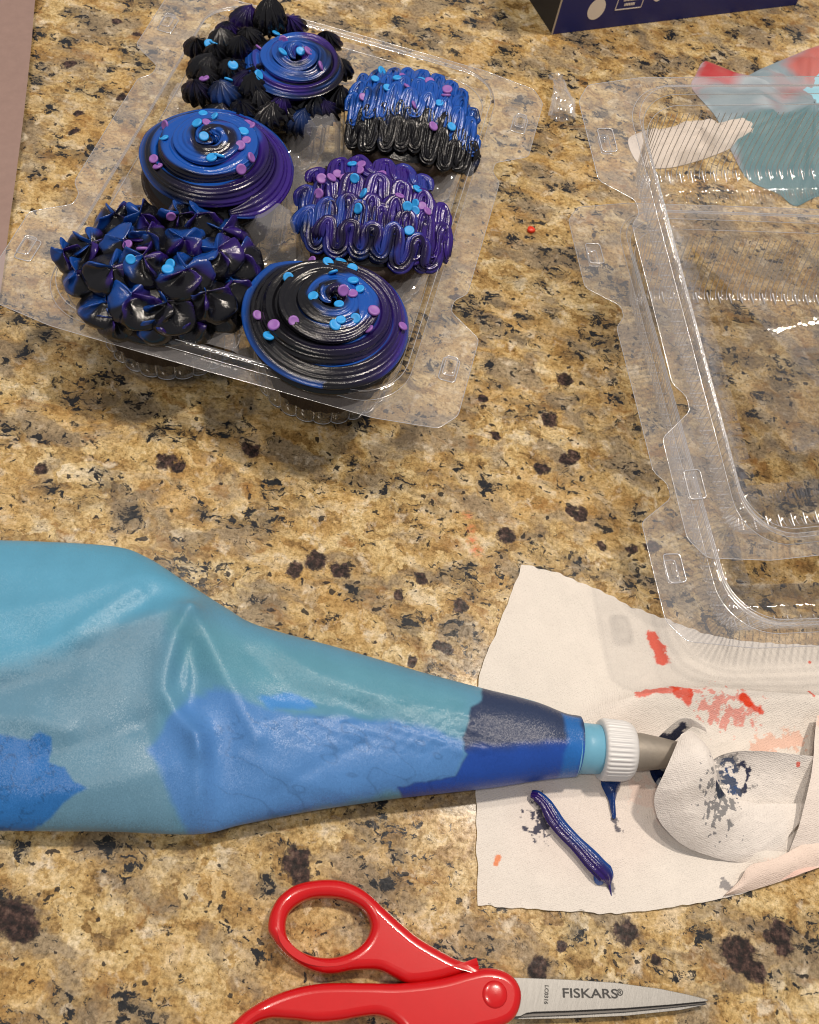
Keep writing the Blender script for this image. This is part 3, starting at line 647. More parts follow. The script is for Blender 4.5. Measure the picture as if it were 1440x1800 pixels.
# B: far right, tight wavy ruffles, blue behind and black in front
cB = (-5.25, 41.6)
tB = thing('cupcake', (*cB, 0), 'cupcake with tight wavy ruffles, bright blue behind and black in front', 'cupcake', GRP)
cake(tB, cB); dB = (cB, 3.7, 4.45, 1.6); foundation(tB, cB, 'B', 3.1, 4.4, 1.5)
def colB1(V, s, ph, sd):
    n_ = fbm(V, sd, .25, 3); st = np.cos(ph*3+4*n_)
    return mixc((np.clip(.95+.5*n_+.2*st, 0, 1), BLU*1.05), (np.clip(.05+.5*n_+.2*st, 0, 1)*.8, SKY), (np.clip(.1-.6*n_-.4*st, 0, 1), BLK), (np.clip(-.1+.6*n_, 0, 1), PUR))
def colB2(V, s, ph, sd):
    n_ = fbm(V, sd, .3, 3); return mixc((np.clip(-.25+.7*n_, 0, 1), BLU), (np.full(len(V), .7), BLK))
for i, (q, A_, cf, dz) in enumerate((([(-8.54,43.50,5.30),(-2.83,43.90,5.30)], .62, colB1, .1), ([(-8.50,41.86,5.90),(-2.16,42.41,5.90)], .60, colB1, .1), ([(-8.46,40.77,6.20),(-1.74,41.21,6.20)], .72, colB1, .15), ([(-7.70,39.95,6.00),(-1.49,40.48,6.00)], .55, colB2, -.1), ([(-8.13,39.69,5.20),(-1.72,40.44,5.20)], .74, colB2, -.04), ([(-7.46,39.31,4.70),(-2.24,39.80,4.70)], .46, colB2, -.05))):
    ruffle(tB, cB, 'B', q[0], q[1], dz-.02, A_*1.08, .74, .24, cf, 400+i, dB, lift=.16, k=8, amp=.20)
sprinkles(tB, cB, 'B', [(-8.41,45.03,'p'),(-9.05,44.11,'p'),(-7.51,42.41,'b'),(-6.70,41.54,'b'),(-6.45,42.51,'b'),(-7.74,41.02,'p'),(-6.26,43.22,'p','t'),(-5.34,43.24,'b'),(-4.91,43.09,'p'),(-5.08,46.41,'p'),(-4.65,46.56,'b'),(-3.93,42.71,'p'),(-3.88,42.14,'p'),(-4.07,41.51,'b'),(-5.16,40.77,'p','t'),(-4.00,40.16,'p'),(-3.17,40.68,'b'),(-7.20,45.19,'p'),(-5.78,46.49,'b','t'),(-5.76,42.04,'p','t'),(-7.52,44.10,'b','t')])

# D: middle right, purple ruffles in deep loops
cD = (-5.35, 34.35)
tD = thing('cupcake', (*cD, 0), 'cupcake with four rows of looping purple ruffles beside the broad swirl', 'cupcake', GRP)
cake(tD, cD); dD = (cD, 3.75, 4.45, 1.55); foundation(tD, cD, 'D', 3.1, 4.4, 1.45)
def colD(V, s, ph, sd):
    d = (V[:, 0]-cD[0])/3.6; e = (V[:, 1]-cD[1])/3.6
    n_ = fbm(V, sd, .22, 3); st = np.cos(ph*2+5*n_)
    return mixc((np.clip(.35-.25*d+.7*n_+.35*st, 0, 1)**1.2*.8, BLU), (np.clip(.75+.2*e-.4*n_+.2*st, 0, 1.2), PUR*1.05), (np.clip(.25-.45*e-.45*st-.3*n_, 0, 1.2)**1.3, BLK))
for i, (q, A_, dz, bw) in enumerate((([(-8.82,35.67,5.60),(-3.29,37.18,5.60)], .55, .05, .25), ([(-8.83,33.79,6.30),(-1.87,34.97,6.30)], .62, .12, .2), ([(-8.50,32.48,6.10),(-1.53,33.82,6.10)], .64, .05, .05), ([(-8.29,32.47,5.10),(-1.69,33.69,5.10)], .70, -.02, -.2), ([(-7.38,31.99,4.70),(-2.32,32.73,4.70)], .46, -.02, -.15))):
    ruffle(tD, cD, 'D', q[0], q[1], dz-.05, A_*1.02, 1.06, .34, colD, 500+i, dD, k=9, amp=.20, bow=bw)
sprinkles(tD, cD, 'D', [(-7.03,36.49,'b'),(-6.60,36.47,'p'),(-6.13,38.09,'b'),(-5.33,38.91,'b'),(-7.51,35.72,'p'),(-7.13,35.47,'p'),(-5.46,35.61,'p'),(-6.48,34.63,'b'),(-7.96,34.51,'p'),(-7.53,34.61,'p'),(-7.90,33.93,'p'),(-5.87,33.86,'b','t'),(-5.88,33.03,'b'),(-4.31,34.37,'p'),(-3.70,35.50,'b'),(-3.60,34.67,'b'),(-3.84,34.00,'b'),(-3.27,34.74,'p'),(-2.95,34.41,'p'),(-3.50,34.18,'b'),(-3.47,33.11,'b'),(-6.57,36.08,'p'),(-7.22,35.09,'p','t')])

# E: near left, ruffled open drops
cE = (-13.0, 27.6)
tE = thing('cupcake', (*cE, 0), 'cupcake of big ruffled black drops with blue and purple lips, near left corner', 'cupcake', GRP)
cake(tE, cE); foundation(tE, cE, 'E', 3.35, 4.3, 1.6)
def colE(V, tt, a, sd):
    g = np.random.default_rng(sd); a1 = g.uniform(0, 6.3); n_ = fbm(V, sd, .4, 2)
    side = np.cos(a-2.8+.5*g.normal()); up = sstep(.42, .80, tt+.34*n_+.14*side)
    return mixc((np.clip(side*.8+.3+.4*n_, 0, 1)*up*1.2, BLU*.75), (np.clip(.25-side*.8, 0, 1)*up*1.2, PUR*.7), (np.clip(1.0-up*.85, .08, 1), BLK))
for i, (x, y, z, r) in enumerate([(-15.81,29.80,5.30,0.80),(-14.64,30.17,5.60,0.75),(-13.57,30.75,5.60,0.80),(-12.39,31.08,5.50,0.80),(-11.18,30.94,5.40,0.80),(-16.37,28.06,5.30,0.80),(-14.93,28.25,6.00,0.85),(-13.61,28.63,6.30,0.80),(-12.38,29.02,6.30,0.85),(-11.12,28.79,6.20,0.92),(-10.08,29.37,5.60,0.86),(-15.91,26.61,5.20,0.80),(-14.70,26.62,6.00,0.90),(-13.28,27.04,6.40,0.90),(-11.88,26.99,6.40,0.95),(-14.57,25.46,5.20,0.95),(-13.09,25.55,5.70,1.00),(-11.68,25.86,5.60,1.00),(-10.51,26.71,5.80,0.95),(-9.78,27.95,5.30,0.90),(-12.45,25.31,5.00,0.80),(-13.74,25.14,4.90,0.80),(-10.92,25.81,4.90,0.75),(-9.91,26.86,4.90,0.70),(-16.64,27.39,5.00,0.65)]):
    V, F, C = star((x+random.uniform(-.12, .12), y, z-.95), r*random.uniform(1.08, 1.28), random.uniform(1.1, 1.4), (4, 5, 4, 3)[i % 4], .3, (random.uniform(-.25, .25), random.uniform(-.35, -.05), 0), colE, 700+i, 'petal')
    note('E', V, F); mk('frosting_drop', V, F, M_frost, tE, (cE[0], cE[1], 0), col=C)
sprinkles(tE, cE, 'E', [(-14.31,27.52,'p'),(-13.57,27.34,'p','t'),(-13.75,26.53,'b'),(-12.31,27.10,'b'),(-12.28,26.76,'b'),(-13.37,29.99,'p','t')])

# ------------------------------------------------------------ piping bag
ORB = (-9.0, 12.5, 0)
bag = thing('piping_bag', ORB, 'large light blue piping bag lying across the counter, its tip on the paper towel', 'piping bag')
top = [(-16.69,15.17,0.90),(-15.41,15.46,0.90),(-14.15,15.81,0.90),(-11.11,16.53,0.90),(-9.65,16.46,0.90),(-7.76,15.86,0.90),(-5.89,15.27,0.90),(-4.48,14.94,0.90),(-1.09,14.97,0.90),(2.45,14.92,0.90),(4.79,14.96,0.90),(6.66,15.02,0.90),(7.97,14.90,0.90),(8.60,14.96,0.90)]
bot = [(-11.70,4.80,0.90),(-10.62,5.12,0.90),(-8.78,5.61,0.90),(-6.91,6.11,0.90),(-4.14,6.78,0.90),(-2.80,7.47,0.90),(-1.70,8.03,0.90),(-0.20,8.76,0.90),(1.54,9.53,0.90),(2.52,9.96,0.90),(5.57,11.19,0.90),(7.22,11.93,0.90),(8.38,12.42,0.90),(8.96,12.63,0.90)]
NS, NP = 420, 360
Tq = pline([p[:2] for p in top], NS); Bq = pline([p[:2] for p in bot], NS)
s = np.linspace(0, 1, NS)
Hh = np.interp(s, [0, .15, .3, .42, .55, .7, .85, .95, 1], [2.4, 2.6, 2.7, 2.5, 2.5, 2.45, 2.4, 2.35, 2.2])
sup = np.interp(s, [0, .3, .6, .9, 1], [.62, .66, .8, .98, 1.])                         # flatter where wide
ph = np.linspace(0, 2*PI, NP, endpoint=False)
cs, si = np.cos(ph)[None, :], np.sin(ph)[None, :]
yy = np.sign(cs)*np.abs(cs)**sup[:, None]; zz = np.sign(si)*np.abs(si)**np.interp(s, [0, .5, 1], [1.15, 1.05, 1.])[:, None]
mid = (Tq+Bq)/2; hv = (Tq-Bq)/2
XY = mid[:, None]+hv[:, None]*yy[..., None]
zlow = np.interp(s, [0, .5, 1], [.95, 1.05, 1.1])
Z = zlow[:, None]+np.where(zz > 0, zz*(Hh-zlow)[:, None], zz*(zlow-.03)[:, None])
up = np.clip(zz, 0, 1)**.5
def crease(pts, A, w, one=0):
    d = dist_line(XY, pts); return A*np.exp(-(np.sqrt(d*d+.07)-.265)/w)
Z = Z+up*(crease([(-6.95,14.20,2.50),(-7.06,13.08,2.50),(-6.94,11.94,2.50),(-6.75,10.97,2.50),(-6.24,10.46,2.50),(-5.08,9.60,2.50),(-4.81,9.25,2.50)], .40, .30)
        +crease([(-6.69,14.08,2.40),(-5.07,12.31,2.40),(-3.89,11.08,2.40),(-3.07,10.22,2.40)], .34, .4)
        +crease([(-5.00,9.65,2.40),(-4.41,8.14,2.40),(-3.95,6.51,2.40)], .38, .35)
        +crease([(-10.17,11.93,2.40),(-8.87,13.04,2.40),(-7.48,14.08,2.40),(-6.97,14.24,2.40)], .32, .45)
        -crease([(-6.48,11.39,2.50),(-6.54,12.76,2.50),(-5.87,11.80,2.50),(-5.79,10.70,2.50)], .40, .45)
        -crease([(-4.38,9.40,2.40),(-3.66,7.94,2.40),(-3.62,6.95,2.40)], .35, .7)
        -crease([(-7.12,9.68,2.40),(-5.97,8.32,2.40),(-4.98,6.77,2.40)], .25, .6)
        +crease([(-12.62,10.15,2.40),(-11.34,11.11,2.40),(-10.28,12.72,2.40),(-9.18,14.42,2.40)], .22, .35)
        -crease([(-12.30,9.46,2.40),(-10.40,10.93,2.40),(-9.37,12.65,2.40),(-8.49,14.38,2.40)], .28, .6)
        +crease([(-3.90,14.14,2.30),(-1.59,13.17,2.30),(1.58,12.95,2.30),(4.18,13.22,2.30)], .10, .30)
        -crease([(-4.30,13.29,2.30),(-2.24,12.39,2.30),(0.40,12.38,2.30)], .14, .35)
        +crease([(-13.51,12.08,2.40),(-11.38,13.23,2.40),(-9.44,15.09,2.40),(-8.18,15.37,2.40)], .16, .5)
        -crease([(-10.17,7.52,2.40),(-8.20,8.72,2.40),(-6.62,10.05,2.40)], .16, .4)
        +crease([(-9.97,6.16,2.40),(-7.78,7.18,2.40),(-5.59,8.42,2.40)], .10, .35)
        +crease([(-3.47,9.51,2.20),(-1.29,9.29,2.20),(0.81,9.36,2.20)], .06, .16)-crease([(-1.91,8.59,2.20),(-0.65,10.00,2.20),(0.74,11.17,2.20)], .06, .12)
        +crease([(-2.85,10.89,2.20),(-0.34,11.92,2.20),(2.26,12.05,2.20),(4.36,11.99,2.20),(8.20,13.33,2.20)], .09, .18)
        +crease([(-11.88,8.46,2.20),(-10.73,8.69,2.20),(-9.45,8.63,2.20)], .16, .25)
        -crease([(-2.99,11.98,2.20),(-1.25,12.04,2.20),(0.66,12.30,2.20)], .12, .3))
rn = np.clip(np.abs(fbm(XY*np.array((1., 1.6)), 77, .35, 3)), 0, 1)
Z = Z+up*(.05*fbm(XY, 3, .12, 3))+up*sstep(.35, .6, s)[:, None]*(1-sstep(.8, .9, s))[:, None]*(.09*(rn-.3))*np.clip(1.1-np.abs(XY[..., 1]-(mid[:, 1]-.35)[:, None])/1.3, .12, 1)
V = np.concatenate([XY, Z[..., None]], -1)
p2 = XY+.10*np.stack([fbm(XY, 41, .5, 3), fbm(XY, 43, .5, 3)], -1)
c_cy, c_tl, c_gr = np.array(srgb(84, 154, 188)), np.array(srgb(86, 142, 172)), np.array(srgb(92, 136, 162))
def zone(poly, soft=.06): return 1-sstep(-soft, soft, sdf(p2, [q[:2] for q in poly]))
def lay(C, m, c): return C*(1-m[..., None])+np.asarray(c)*m[..., None]
C = np.broadcast_to(c_tl, V.shape).copy()
C = lay(C, zone([(-16.79,15.00,2.00),(-9.02,17.55,2.00),(-6.89,14.58,2.00),(-8.68,13.04,2.00),(-10.00,11.91,2.00),(-11.58,10.50,2.00),(-13.92,9.12,2.00)], .5), c_cy)
C = lay(C, zone([(-13.95,9.34,2.30),(-11.04,10.89,2.30),(-8.93,13.19,2.30),(-7.58,13.73,2.30),(-6.53,9.24,2.30),(-4.18,6.23,2.30),(-11.45,4.23,2.30)], .5), c_gr)
C = lay(C, .6*zone([(-7.60,13.74,2.00),(-4.96,13.94,2.00),(-0.06,14.22,2.00),(4.07,14.03,2.00),(4.24,12.69,2.00),(-0.41,12.24,2.00),(-4.71,11.88,2.00),(-6.60,12.24,2.00)], .5), srgb(84, 146, 164))
C = lay(C, .93*zone([(-6.57,8.87,2.20),(-6.20,10.02,2.20),(-5.82,11.02,2.20),(-5.07,11.65,2.20),(-3.69,11.47,2.20),(-1.93,11.41,2.20),(0.09,11.96,2.20),(1.76,12.31,2.20),(3.06,12.40,2.20),(4.22,12.33,2.20),(4.46,11.80,2.20),(4.30,11.05,2.20),(2.35,9.94,2.20),(-0.26,8.66,2.20),(-2.75,7.36,2.20),(-3.97,6.47,2.20),(-4.88,7.14,2.20)], .16), srgb(74, 128, 194))
C = lay(C, .95*zone([(-3.46,11.77,2.20),(-2.59,12.12,2.20),(-1.63,12.22,2.20),(-1.34,12.06,2.20),(-1.71,11.74,2.20),(-2.81,11.42,2.20)], .08), srgb(62, 134, 206))
C = lay(C, .5*zone([(-0.57,8.36,1.90),(-0.27,8.78,1.90),(1.23,9.49,1.90),(2.77,10.14,1.90),(2.89,9.66,1.90)], .2), srgb(92, 150, 164))
lowband = 1-sstep(-.05, .5, sdf(p2, [q[:2] for q in [(2.12,10.96,2.00),(8.70,13.35,2.00),(9.18,11.67,2.00),(2.32,9.31,2.00)]]))
C = lay(C, zone([(4.60,14.82,1.90),(8.71,14.97,1.90),(9.04,11.65,1.90),(5.47,10.64,1.90),(2.88,9.87,1.90),(2.34,10.15,1.90),(3.50,10.69,1.90),(4.33,11.19,1.90),(4.51,11.86,1.90),(4.12,12.42,1.90),(4.17,13.63,1.90),(4.66,14.10,1.90)], .06), srgb(44, 58, 90))
nav = zone([(4.60,14.82,1.90),(8.71,14.97,1.90),(9.04,11.65,1.90),(5.47,10.64,1.90),(2.88,9.87,1.90),(2.34,10.15,1.90),(3.50,10.69,1.90),(4.33,11.19,1.90),(4.51,11.86,1.90),(4.12,12.42,1.90),(4.17,13.63,1.90),(4.66,14.10,1.90)], .06)
C = lay(C, nav*lowband, srgb(28, 74, 166))
C = lay(C, nav*.8*zone([(7.83,14.56,2.00),(8.54,14.70,2.00),(8.95,12.04,2.00),(8.28,11.85,2.00)], .12), srgb(30, 110, 190))
db = zone([(-13.11,7.57,2.20),(-11.60,7.86,2.20),(-10.55,8.06,2.20),(-10.27,8.35,2.20),(-9.89,8.29,2.20),(-9.65,7.57,2.20),(-9.13,7.51,2.20),(-8.65,7.15,2.20),(-8.07,7.07,2.20),(-8.49,6.63,2.20),(-8.81,6.18,2.20),(-9.31,5.51,2.20),(-10.27,4.99,2.20),(-11.67,4.61,2.20)], .05)
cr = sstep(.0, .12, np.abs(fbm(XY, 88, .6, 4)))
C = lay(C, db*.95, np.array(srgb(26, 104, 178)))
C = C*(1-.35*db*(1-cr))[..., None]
wr = sstep(.0, .07, np.abs(fbm(XY*np.array((.8, 1.8)), 65, .22, 3)))                       # wrinkles drawn as thin darker lines in the bag colour
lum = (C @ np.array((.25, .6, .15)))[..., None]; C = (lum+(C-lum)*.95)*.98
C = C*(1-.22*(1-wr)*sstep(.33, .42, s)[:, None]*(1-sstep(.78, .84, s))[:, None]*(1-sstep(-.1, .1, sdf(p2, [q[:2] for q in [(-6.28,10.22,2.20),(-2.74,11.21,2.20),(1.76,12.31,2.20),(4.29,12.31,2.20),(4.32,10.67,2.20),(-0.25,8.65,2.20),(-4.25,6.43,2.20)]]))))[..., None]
C = C*(1+.05*fbm(XY, 14, .4, 4))[..., None]
F = grid_faces(NS, NP, False, True); F.append(tuple(range(NP-1, -1, -1)))
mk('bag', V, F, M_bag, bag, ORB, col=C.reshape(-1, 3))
# coupler, ring and tip on one axis
a0 = np.array([(8.64,13.70,1.10)][0]); a1 = np.array([(13.52,14.76,1.15)][0]); ax = (a1-a0); ax /= np.linalg.norm(ax)
lat = np.cross(ax, (0, 0, 1)); lat /= np.linalg.norm(lat); upx = np.cross(lat, ax)
def turned(prof, NN, knurl=0, kamp=0., rng_=None):
    a = np.linspace(0, 2*PI, NN, endpoint=False); rows = []
    for d, r, kf in prof:
        rr_ = r*(1+kamp*kf*np.sign(np.cos(knurl*a))*np.abs(np.cos(knurl*a))**.5); rows.append(a0+ax*d+(rr_*np.cos(a))[:, None]*lat+(rr_*np.sin(a))[:, None]*upx)
    return loft_loops(rows)
V, F = turned([(-.25, 1.02, 0), (-.1, 1.11, 0), (.05, 1.12, 0), (.12, 1.06, 0), (.16, .99, 0), (.5, .965, 0), (1.45, .93, 0), (1.5, .6, 0)], 72); mk('coupler', V, F, M_coup, bag, ORB)
V, F = turned([(1.02, .5, 0), (1.02, 1.0, 0), (1.04, 1.12, 0), (1.1, 1.17, .2), (1.2, 1.18, 1), (1.95, 1.15, 1), (2.05, 1.14, .4), (2.2, 1.10, 0), (2.32, .98, 0), (2.36, .8, 0), (2.36, .4, 0)], 480, 40, .018); mk('coupler_ring', V, F, M_white, bag, ORB)
V, F = turned([(2.3, .74, 0), (2.8, .72, 0), (3.6, .60, 0), (4.4, .46, 0), (4.4, .38, 0), (3.0, .5, 0)], 64); mk('piping_tip', V, F, M_tip, bag, ORB)

# ------------------------------------------------------------ paper towel
tl = [(5.39,21.54,0.00),(7.52,21.53,0.00),(10.70,20.96,0.00),(11.87,20.87,0.00),(14.59,20.76,0.00),(18.93,21.68,0.00),(25.78,23.41,0.00),(32.60,24.91,0.00)]
bl = [(6.35,7.27,0.00),(8.23,7.65,0.00),(11.39,8.33,0.00),(13.93,9.29,0.00),(16.08,10.29,0.00),(19.19,12.14,0.00),(23.90,14.91,0.00),(30.50,18.19,0.00)]
lf = [(5.39,21.54,0.00),(4.97,18.67,0.00),(4.59,15.91,0.00),(4.94,13.53,0.00),(5.39,11.33,0.00),(5.89,9.26,0.00),(6.35,7.27,0.00)]
NU, NV = 560, 380
a_ = pline([p[:2] for p in bl], NU); b_ = pline([p[:2] for p in tl], NU); l_ = pline([p[:2] for p in lf][::-1], NV)
r_ = a_[-1]+(b_[-1]-a_[-1])*np.linspace(0, 1, NV)[:, None]
uu = np.linspace(0, 1, NU)[:, None, None]; vv = np.linspace(0, 1, NV)[None, :, None]
XY = (1-vv)*a_[:, None]+vv*b_[:, None]+(1-uu)*l_[None]+uu*r_[None]-((1-uu)*(1-vv)*a_[0]+uu*(1-vv)*a_[-1]+(1-uu)*vv*b_[0]+uu*vv*b_[-1])
edge = np.minimum(np.minimum(uu, 1-uu)*NU, np.minimum(vv, 1-vv)*NV)[..., 0]
XY = XY+(.035*sn(XY, 8, 1.1)*(edge < 1.5))[..., None]
rid = [(8.58,15.33,0.60),(9.67,16.00,0.60),(10.80,16.58,0.60),(12.40,17.41,0.60),(14.06,17.96,0.60),(18.70,18.98,0.60),(25.25,20.56,0.60)]
d1 = dist_line(XY, rid); Z = .06+.05*np.clip(sn(XY, 2, .09)+.3, 0, 2)+.018*sn(XY, 12, .45)
ramp_r = sstep(0, 1, (XY[..., 0]-rid[0][0])/2.5)
below = XY[..., 1] < np.interp(XY[..., 0], [p[0] for p in rid], [p[1] for p in rid])
Z = Z+ramp_r*np.where(below, .75*np.exp(-(d1/1.1)**2), .75*np.exp(-d1/.55))
foldr = [(14.85,12.78,0.30),(16.99,11.81,0.30),(19.05,11.51,0.30)]
Z = Z+.25*np.exp(-(dist_line(XY, foldr)/.5)**2)
rg = np.abs(fbm(XY, 91, .10, 4)); Z = Z+.16*sstep(0, 1, (XY[..., 0]-2)/9)*(.35-np.minimum(.35, rg))
XY3 = np.concatenate([XY, Z[..., None]], -1)
TW = np.array(srgb(228, 222, 214)); RED = np.array(srgb(225, 62, 24)); INK = np.array(srgb(8, 26, 66))
C = np.broadcast_to(TW, XY3.shape).copy()
C = C*(1+.03*fbm(XY, 6, .5, 3))[..., None]
C = lay(C, .10*sstep(.2, .8, sn(XY, 61, .06)), srgb(236, 190, 180))
fibre = vnoise(XY, 17, 4.5, 4)
def stain(C, pts, r, col, k=.9, soft=.5, f=.6):
    d = dist_line(XY, pts if len(pts) > 1 else [pts[0], (pts[0][0]+.01, pts[0][1])])/r
    m = k*sstep(.15, -.25, (d-1)+f*fibre*.6) if soft else k*(d < 1)
    return lay(C, np.clip(m, 0, 1), col)
C = stain(C, [(11.48,19.76,0.10),(11.83,19.33,0.10),(12.03,18.91,0.10)], .30, RED, .85, f=.9)
C = stain(C, [(10.91,16.66,0.60),(11.70,17.15,0.60),(12.63,17.48,0.60)], .14, RED, .75, f=1.2)
C = stain(C, [(12.55,17.36,0.60),(12.99,17.39,0.60),(13.06,17.15,0.60)], .22, RED, .85, f=.9)
C = stain(C, [(13.90,17.39,0.50),(14.77,17.19,0.50),(15.61,17.49,0.50)], .36, RED, .55, f=4.0)
C = stain(C, [(15.38,17.93,0.50),(15.63,17.83,0.50)], .20, RED, .95, f=.5)
C = stain(C, [(15.89,17.72,0.50),(16.33,17.63,0.50)], .10, RED, .85, f=.8)
C = stain(C, [(18.47,20.76,0.10)], .07, RED, .8); C = stain(C, [(18.27,19.10,0.50),(18.35,18.87,0.50)], .06, RED, .8)
C = stain(C, [(6.69,8.91,0.10),(6.74,9.10,0.10)], .10, srgb(232, 120, 40), .8, f=1.2)
C = stain(C, [(7.84,10.87,0.10),(8.11,11.28,0.10),(8.02,10.48,0.10)], .22, INK, .9, f=4.2)
C = stain(C, [(10.94,11.74,0.10),(11.07,11.44,0.10)], .12, INK, .8, f=2.6); C = stain(C, [(10.95,9.35,0.10),(11.24,9.22,0.10)], .16, INK, .7, f=2.8)
C = stain(C, [(16.38,16.28,0.30),(17.93,16.98,0.30)], .35, srgb(232, 150, 110), .45, f=1.6); C = stain(C, [(16.81,11.01,0.30),(18.59,11.81,0.30)], .45, srgb(236, 170, 150), .5, f=1.2)
C = stain(C, [(11.88,13.09,0.10),(12.85,12.72,0.10)], .5, srgb(232, 180, 160), .25, f=1.5)
C = stain(C, [(15.46,10.47,0.10),(15.70,10.32,0.10)], .14, INK, .6, f=2.8)
tw = mk('paper_towel', XY3, grid_faces(NU, NV), M_towel, col=C.reshape(-1, 3))
tag(tw, 'flat white paper towel with red smears under the piping tip', 'paper towel')

# wiping towel curled over the tip
cl = thing('paper_towel', [(15.86,13.59,0.00)][0], 'curled up piece of paper towel with dark blue blots, wrapped over the piping tip', 'paper towel')
OC = [(15.86,13.59,0.00)][0]
lip = [(12.42,14.98,2.30),(12.23,14.47,2.45),(12.05,13.90,2.50),(11.92,13.29,2.30),(11.86,12.61,1.70),(12.12,12.14,1.20),(12.57,11.74,0.90),(13.49,11.36,0.60),(14.50,11.30,0.35),(15.71,11.40,0.16),(16.85,11.72,0.12),(17.83,12.43,0.15)]
ctr = [(12.71,15.24,2.20),(12.85,14.88,2.60),(13.00,14.38,2.85),(13.16,13.79,2.80),(13.27,13.18,2.50),(13.51,12.78,2.00),(13.89,12.43,1.60),(14.54,12.26,1.25),(15.36,12.32,0.80),(16.13,12.40,0.60),(16.99,12.67,0.45),(17.85,13.10,0.40)]
far = [(12.99,15.42,1.90),(13.36,15.02,2.10),(13.68,14.57,2.20),(13.94,14.10,2.10),(14.28,13.71,1.75),(14.82,13.58,1.10),(15.53,13.65,0.72),(16.30,13.77,0.55),(17.02,13.99,0.48),(17.73,14.19,0.45),(18.43,14.39,0.45),(19.13,14.59,0.45)]
NA, NB = 420, 220
L1, L2, L3 = pline(lip, NA), pline(ctr, NA), pline(far, NA)
tt = np.linspace(0, 1, NB)[None, :, None]
V = (1-tt)**2*L1[:, None]+2*tt*(1-tt)*(2*L2-.5*(L1+L3))[:, None]+tt**2*L3[:, None]
V[..., 2] = np.maximum(V[..., 2], .12)+.05*fbm(V[..., :2], 33, .35, 4)-.10*np.minimum(.4, np.abs(fbm(V[..., :2], 37, .13, 4)))
def towel_col(V):
    XYv = V[..., :2]; C = np.broadcast_to(np.array(srgb(232, 226, 220)), V.shape).copy()
    C = C*(1+.03*fbm(XYv, 6, .5, 3))[..., None]; fb = vnoise(XYv, 19, 5.5, 4)
    def st(C, pts, r, col, k, f):
        d = dist_line(XYv, pts if len(pts) > 1 else [pts[0], (pts[0][0]+.01, pts[0][1])])/r
        return lay(C, np.clip(k*sstep(.15, -.25, (d-1)+f*fb*.6), 0, 1), col)
    C = st(C, [(14.11,13.52,1.60),(14.40,13.33,1.60),(14.60,13.61,1.60)], .15, INK, .97, .5)
    C = st(C, [(14.25,13.45,1.50),(14.55,13.04,1.50)], .42, srgb(60, 70, 84), .7, 4.5)
    return C, st
C, st = towel_col(V)
mk('sheet', V, grid_faces(NA, NB), M_towel, cl, OC, col=C.reshape(-1, 3))
# lower leaf of the curl, running off to the right
e1 = [(14.25,14.82,0.20),(14.68,15.29,0.35),(15.13,15.50,0.80),(15.70,15.60,1.10),(16.59,15.78,1.20),(18.49,16.15,1.15),(20.77,16.52,0.90),(23.54,16.88,0.70)]
e2 = [(14.31,14.43,0.15),(14.82,14.27,0.20),(15.46,14.23,0.25),(16.17,14.20,0.25),(17.11,14.35,0.25),(18.97,14.67,0.30),(21.05,15.18,0.40),(23.69,15.93,0.40)]
e3 = [(13.60,11.45,0.30),(14.54,11.33,0.25),(15.72,11.44,0.12),(16.97,11.78,0.10),(18.07,12.63,0.12),(19.09,13.50,0.12),(21.20,14.36,0.12),(23.84,15.33,0.12)]
L1, L2, L3 = pline(e1, NA), pline(e2, NA), pline(e3, NA)
V = (1-tt)**2*L1[:, None]+2*tt*(1-tt)*(2*L2-.5*(L1+L3))[:, None]+tt**2*L3[:, None]
V[..., 2] = np.maximum(V[..., 2], .14)+.05*fbm(V[..., :2], 35, .3, 4)-.10*np.minimum(.4, np.abs(fbm(V[..., :2], 39, .14, 4)))
C, st = towel_col(V)
C = st(C, [(15.14,14.87,1.00),(15.49,14.20,1.00)], .26, srgb(24, 66, 118), .95, 2.2)
C = st(C, [(15.59,15.17,1.00),(15.83,15.07,1.00),(15.93,14.84,1.00),(15.88,14.27,1.00)], .11, INK, .95, 1.4)
C = st(C, [(14.73,14.99,1.00),(15.01,14.37,1.00)], .5, srgb(90, 92, 98), .6, 4.2)
C = st(C, [(17.75,15.70,1.00)], .09, RED, .8, 1.5)
mk('lower_fold', V, grid_faces(NA, NB), M_towel, cl, OC, col=C.reshape(-1, 3))
# little arch where the towel rolls back over the tip
arc = []
q0 = np.array([(12.08,15.29,0.25)][0]); q1 = np.array([(12.95,15.58,0.90)][0])
NA2 = 60
for tq in np.linspace(0, 1, NA2):
    b0 = q0+(q1-q0)*tq; hgt = .25+1.55*math.sin(PI*min(1, tq*.62+.08))
    arc.append((b0[0], b0[1]+.35*math.sin(PI*tq), hgt+.4*tq))
arc = np.array(arc); rows = []
for k, ww in enumerate(np.linspace(0, 1, 24)):
    rows.append(arc+np.array((.55, -.15, .12))*ww+np.array((0, 0, .08*math.sin(ww*3))))
V = np.stack(rows, 1)
C, st = towel_col(V); C = st(C, [(12.14,15.08,1.00),(12.70,15.38,1.00)], .22, INK, .95, 1.2)
mk('rolled_edge', V, grid_faces(NA2, 24), M_towel, cl, OC, col=C.reshape(-1, 3))
V = np.array([(12.34,14.38,0.35),(12.66,14.02,0.60),(12.89,13.73,0.70),(12.59,13.28,0.50),(12.21,13.60,0.30),(12.01,14.04,0.20)])
ring_ = ploop(V, 60); cen = ring_.mean(0)+np.array((0, 0, .25)); B = []
for ρ in np.linspace(1, .02, 12): B.append(cen+(ring_-cen)*ρ+np.c_[np.zeros((60, 2)), .1*sn(ring_*ρ, 9, 1.2)])
V, F = loft_loops(B); fb = sn(V, 4, 1.4)
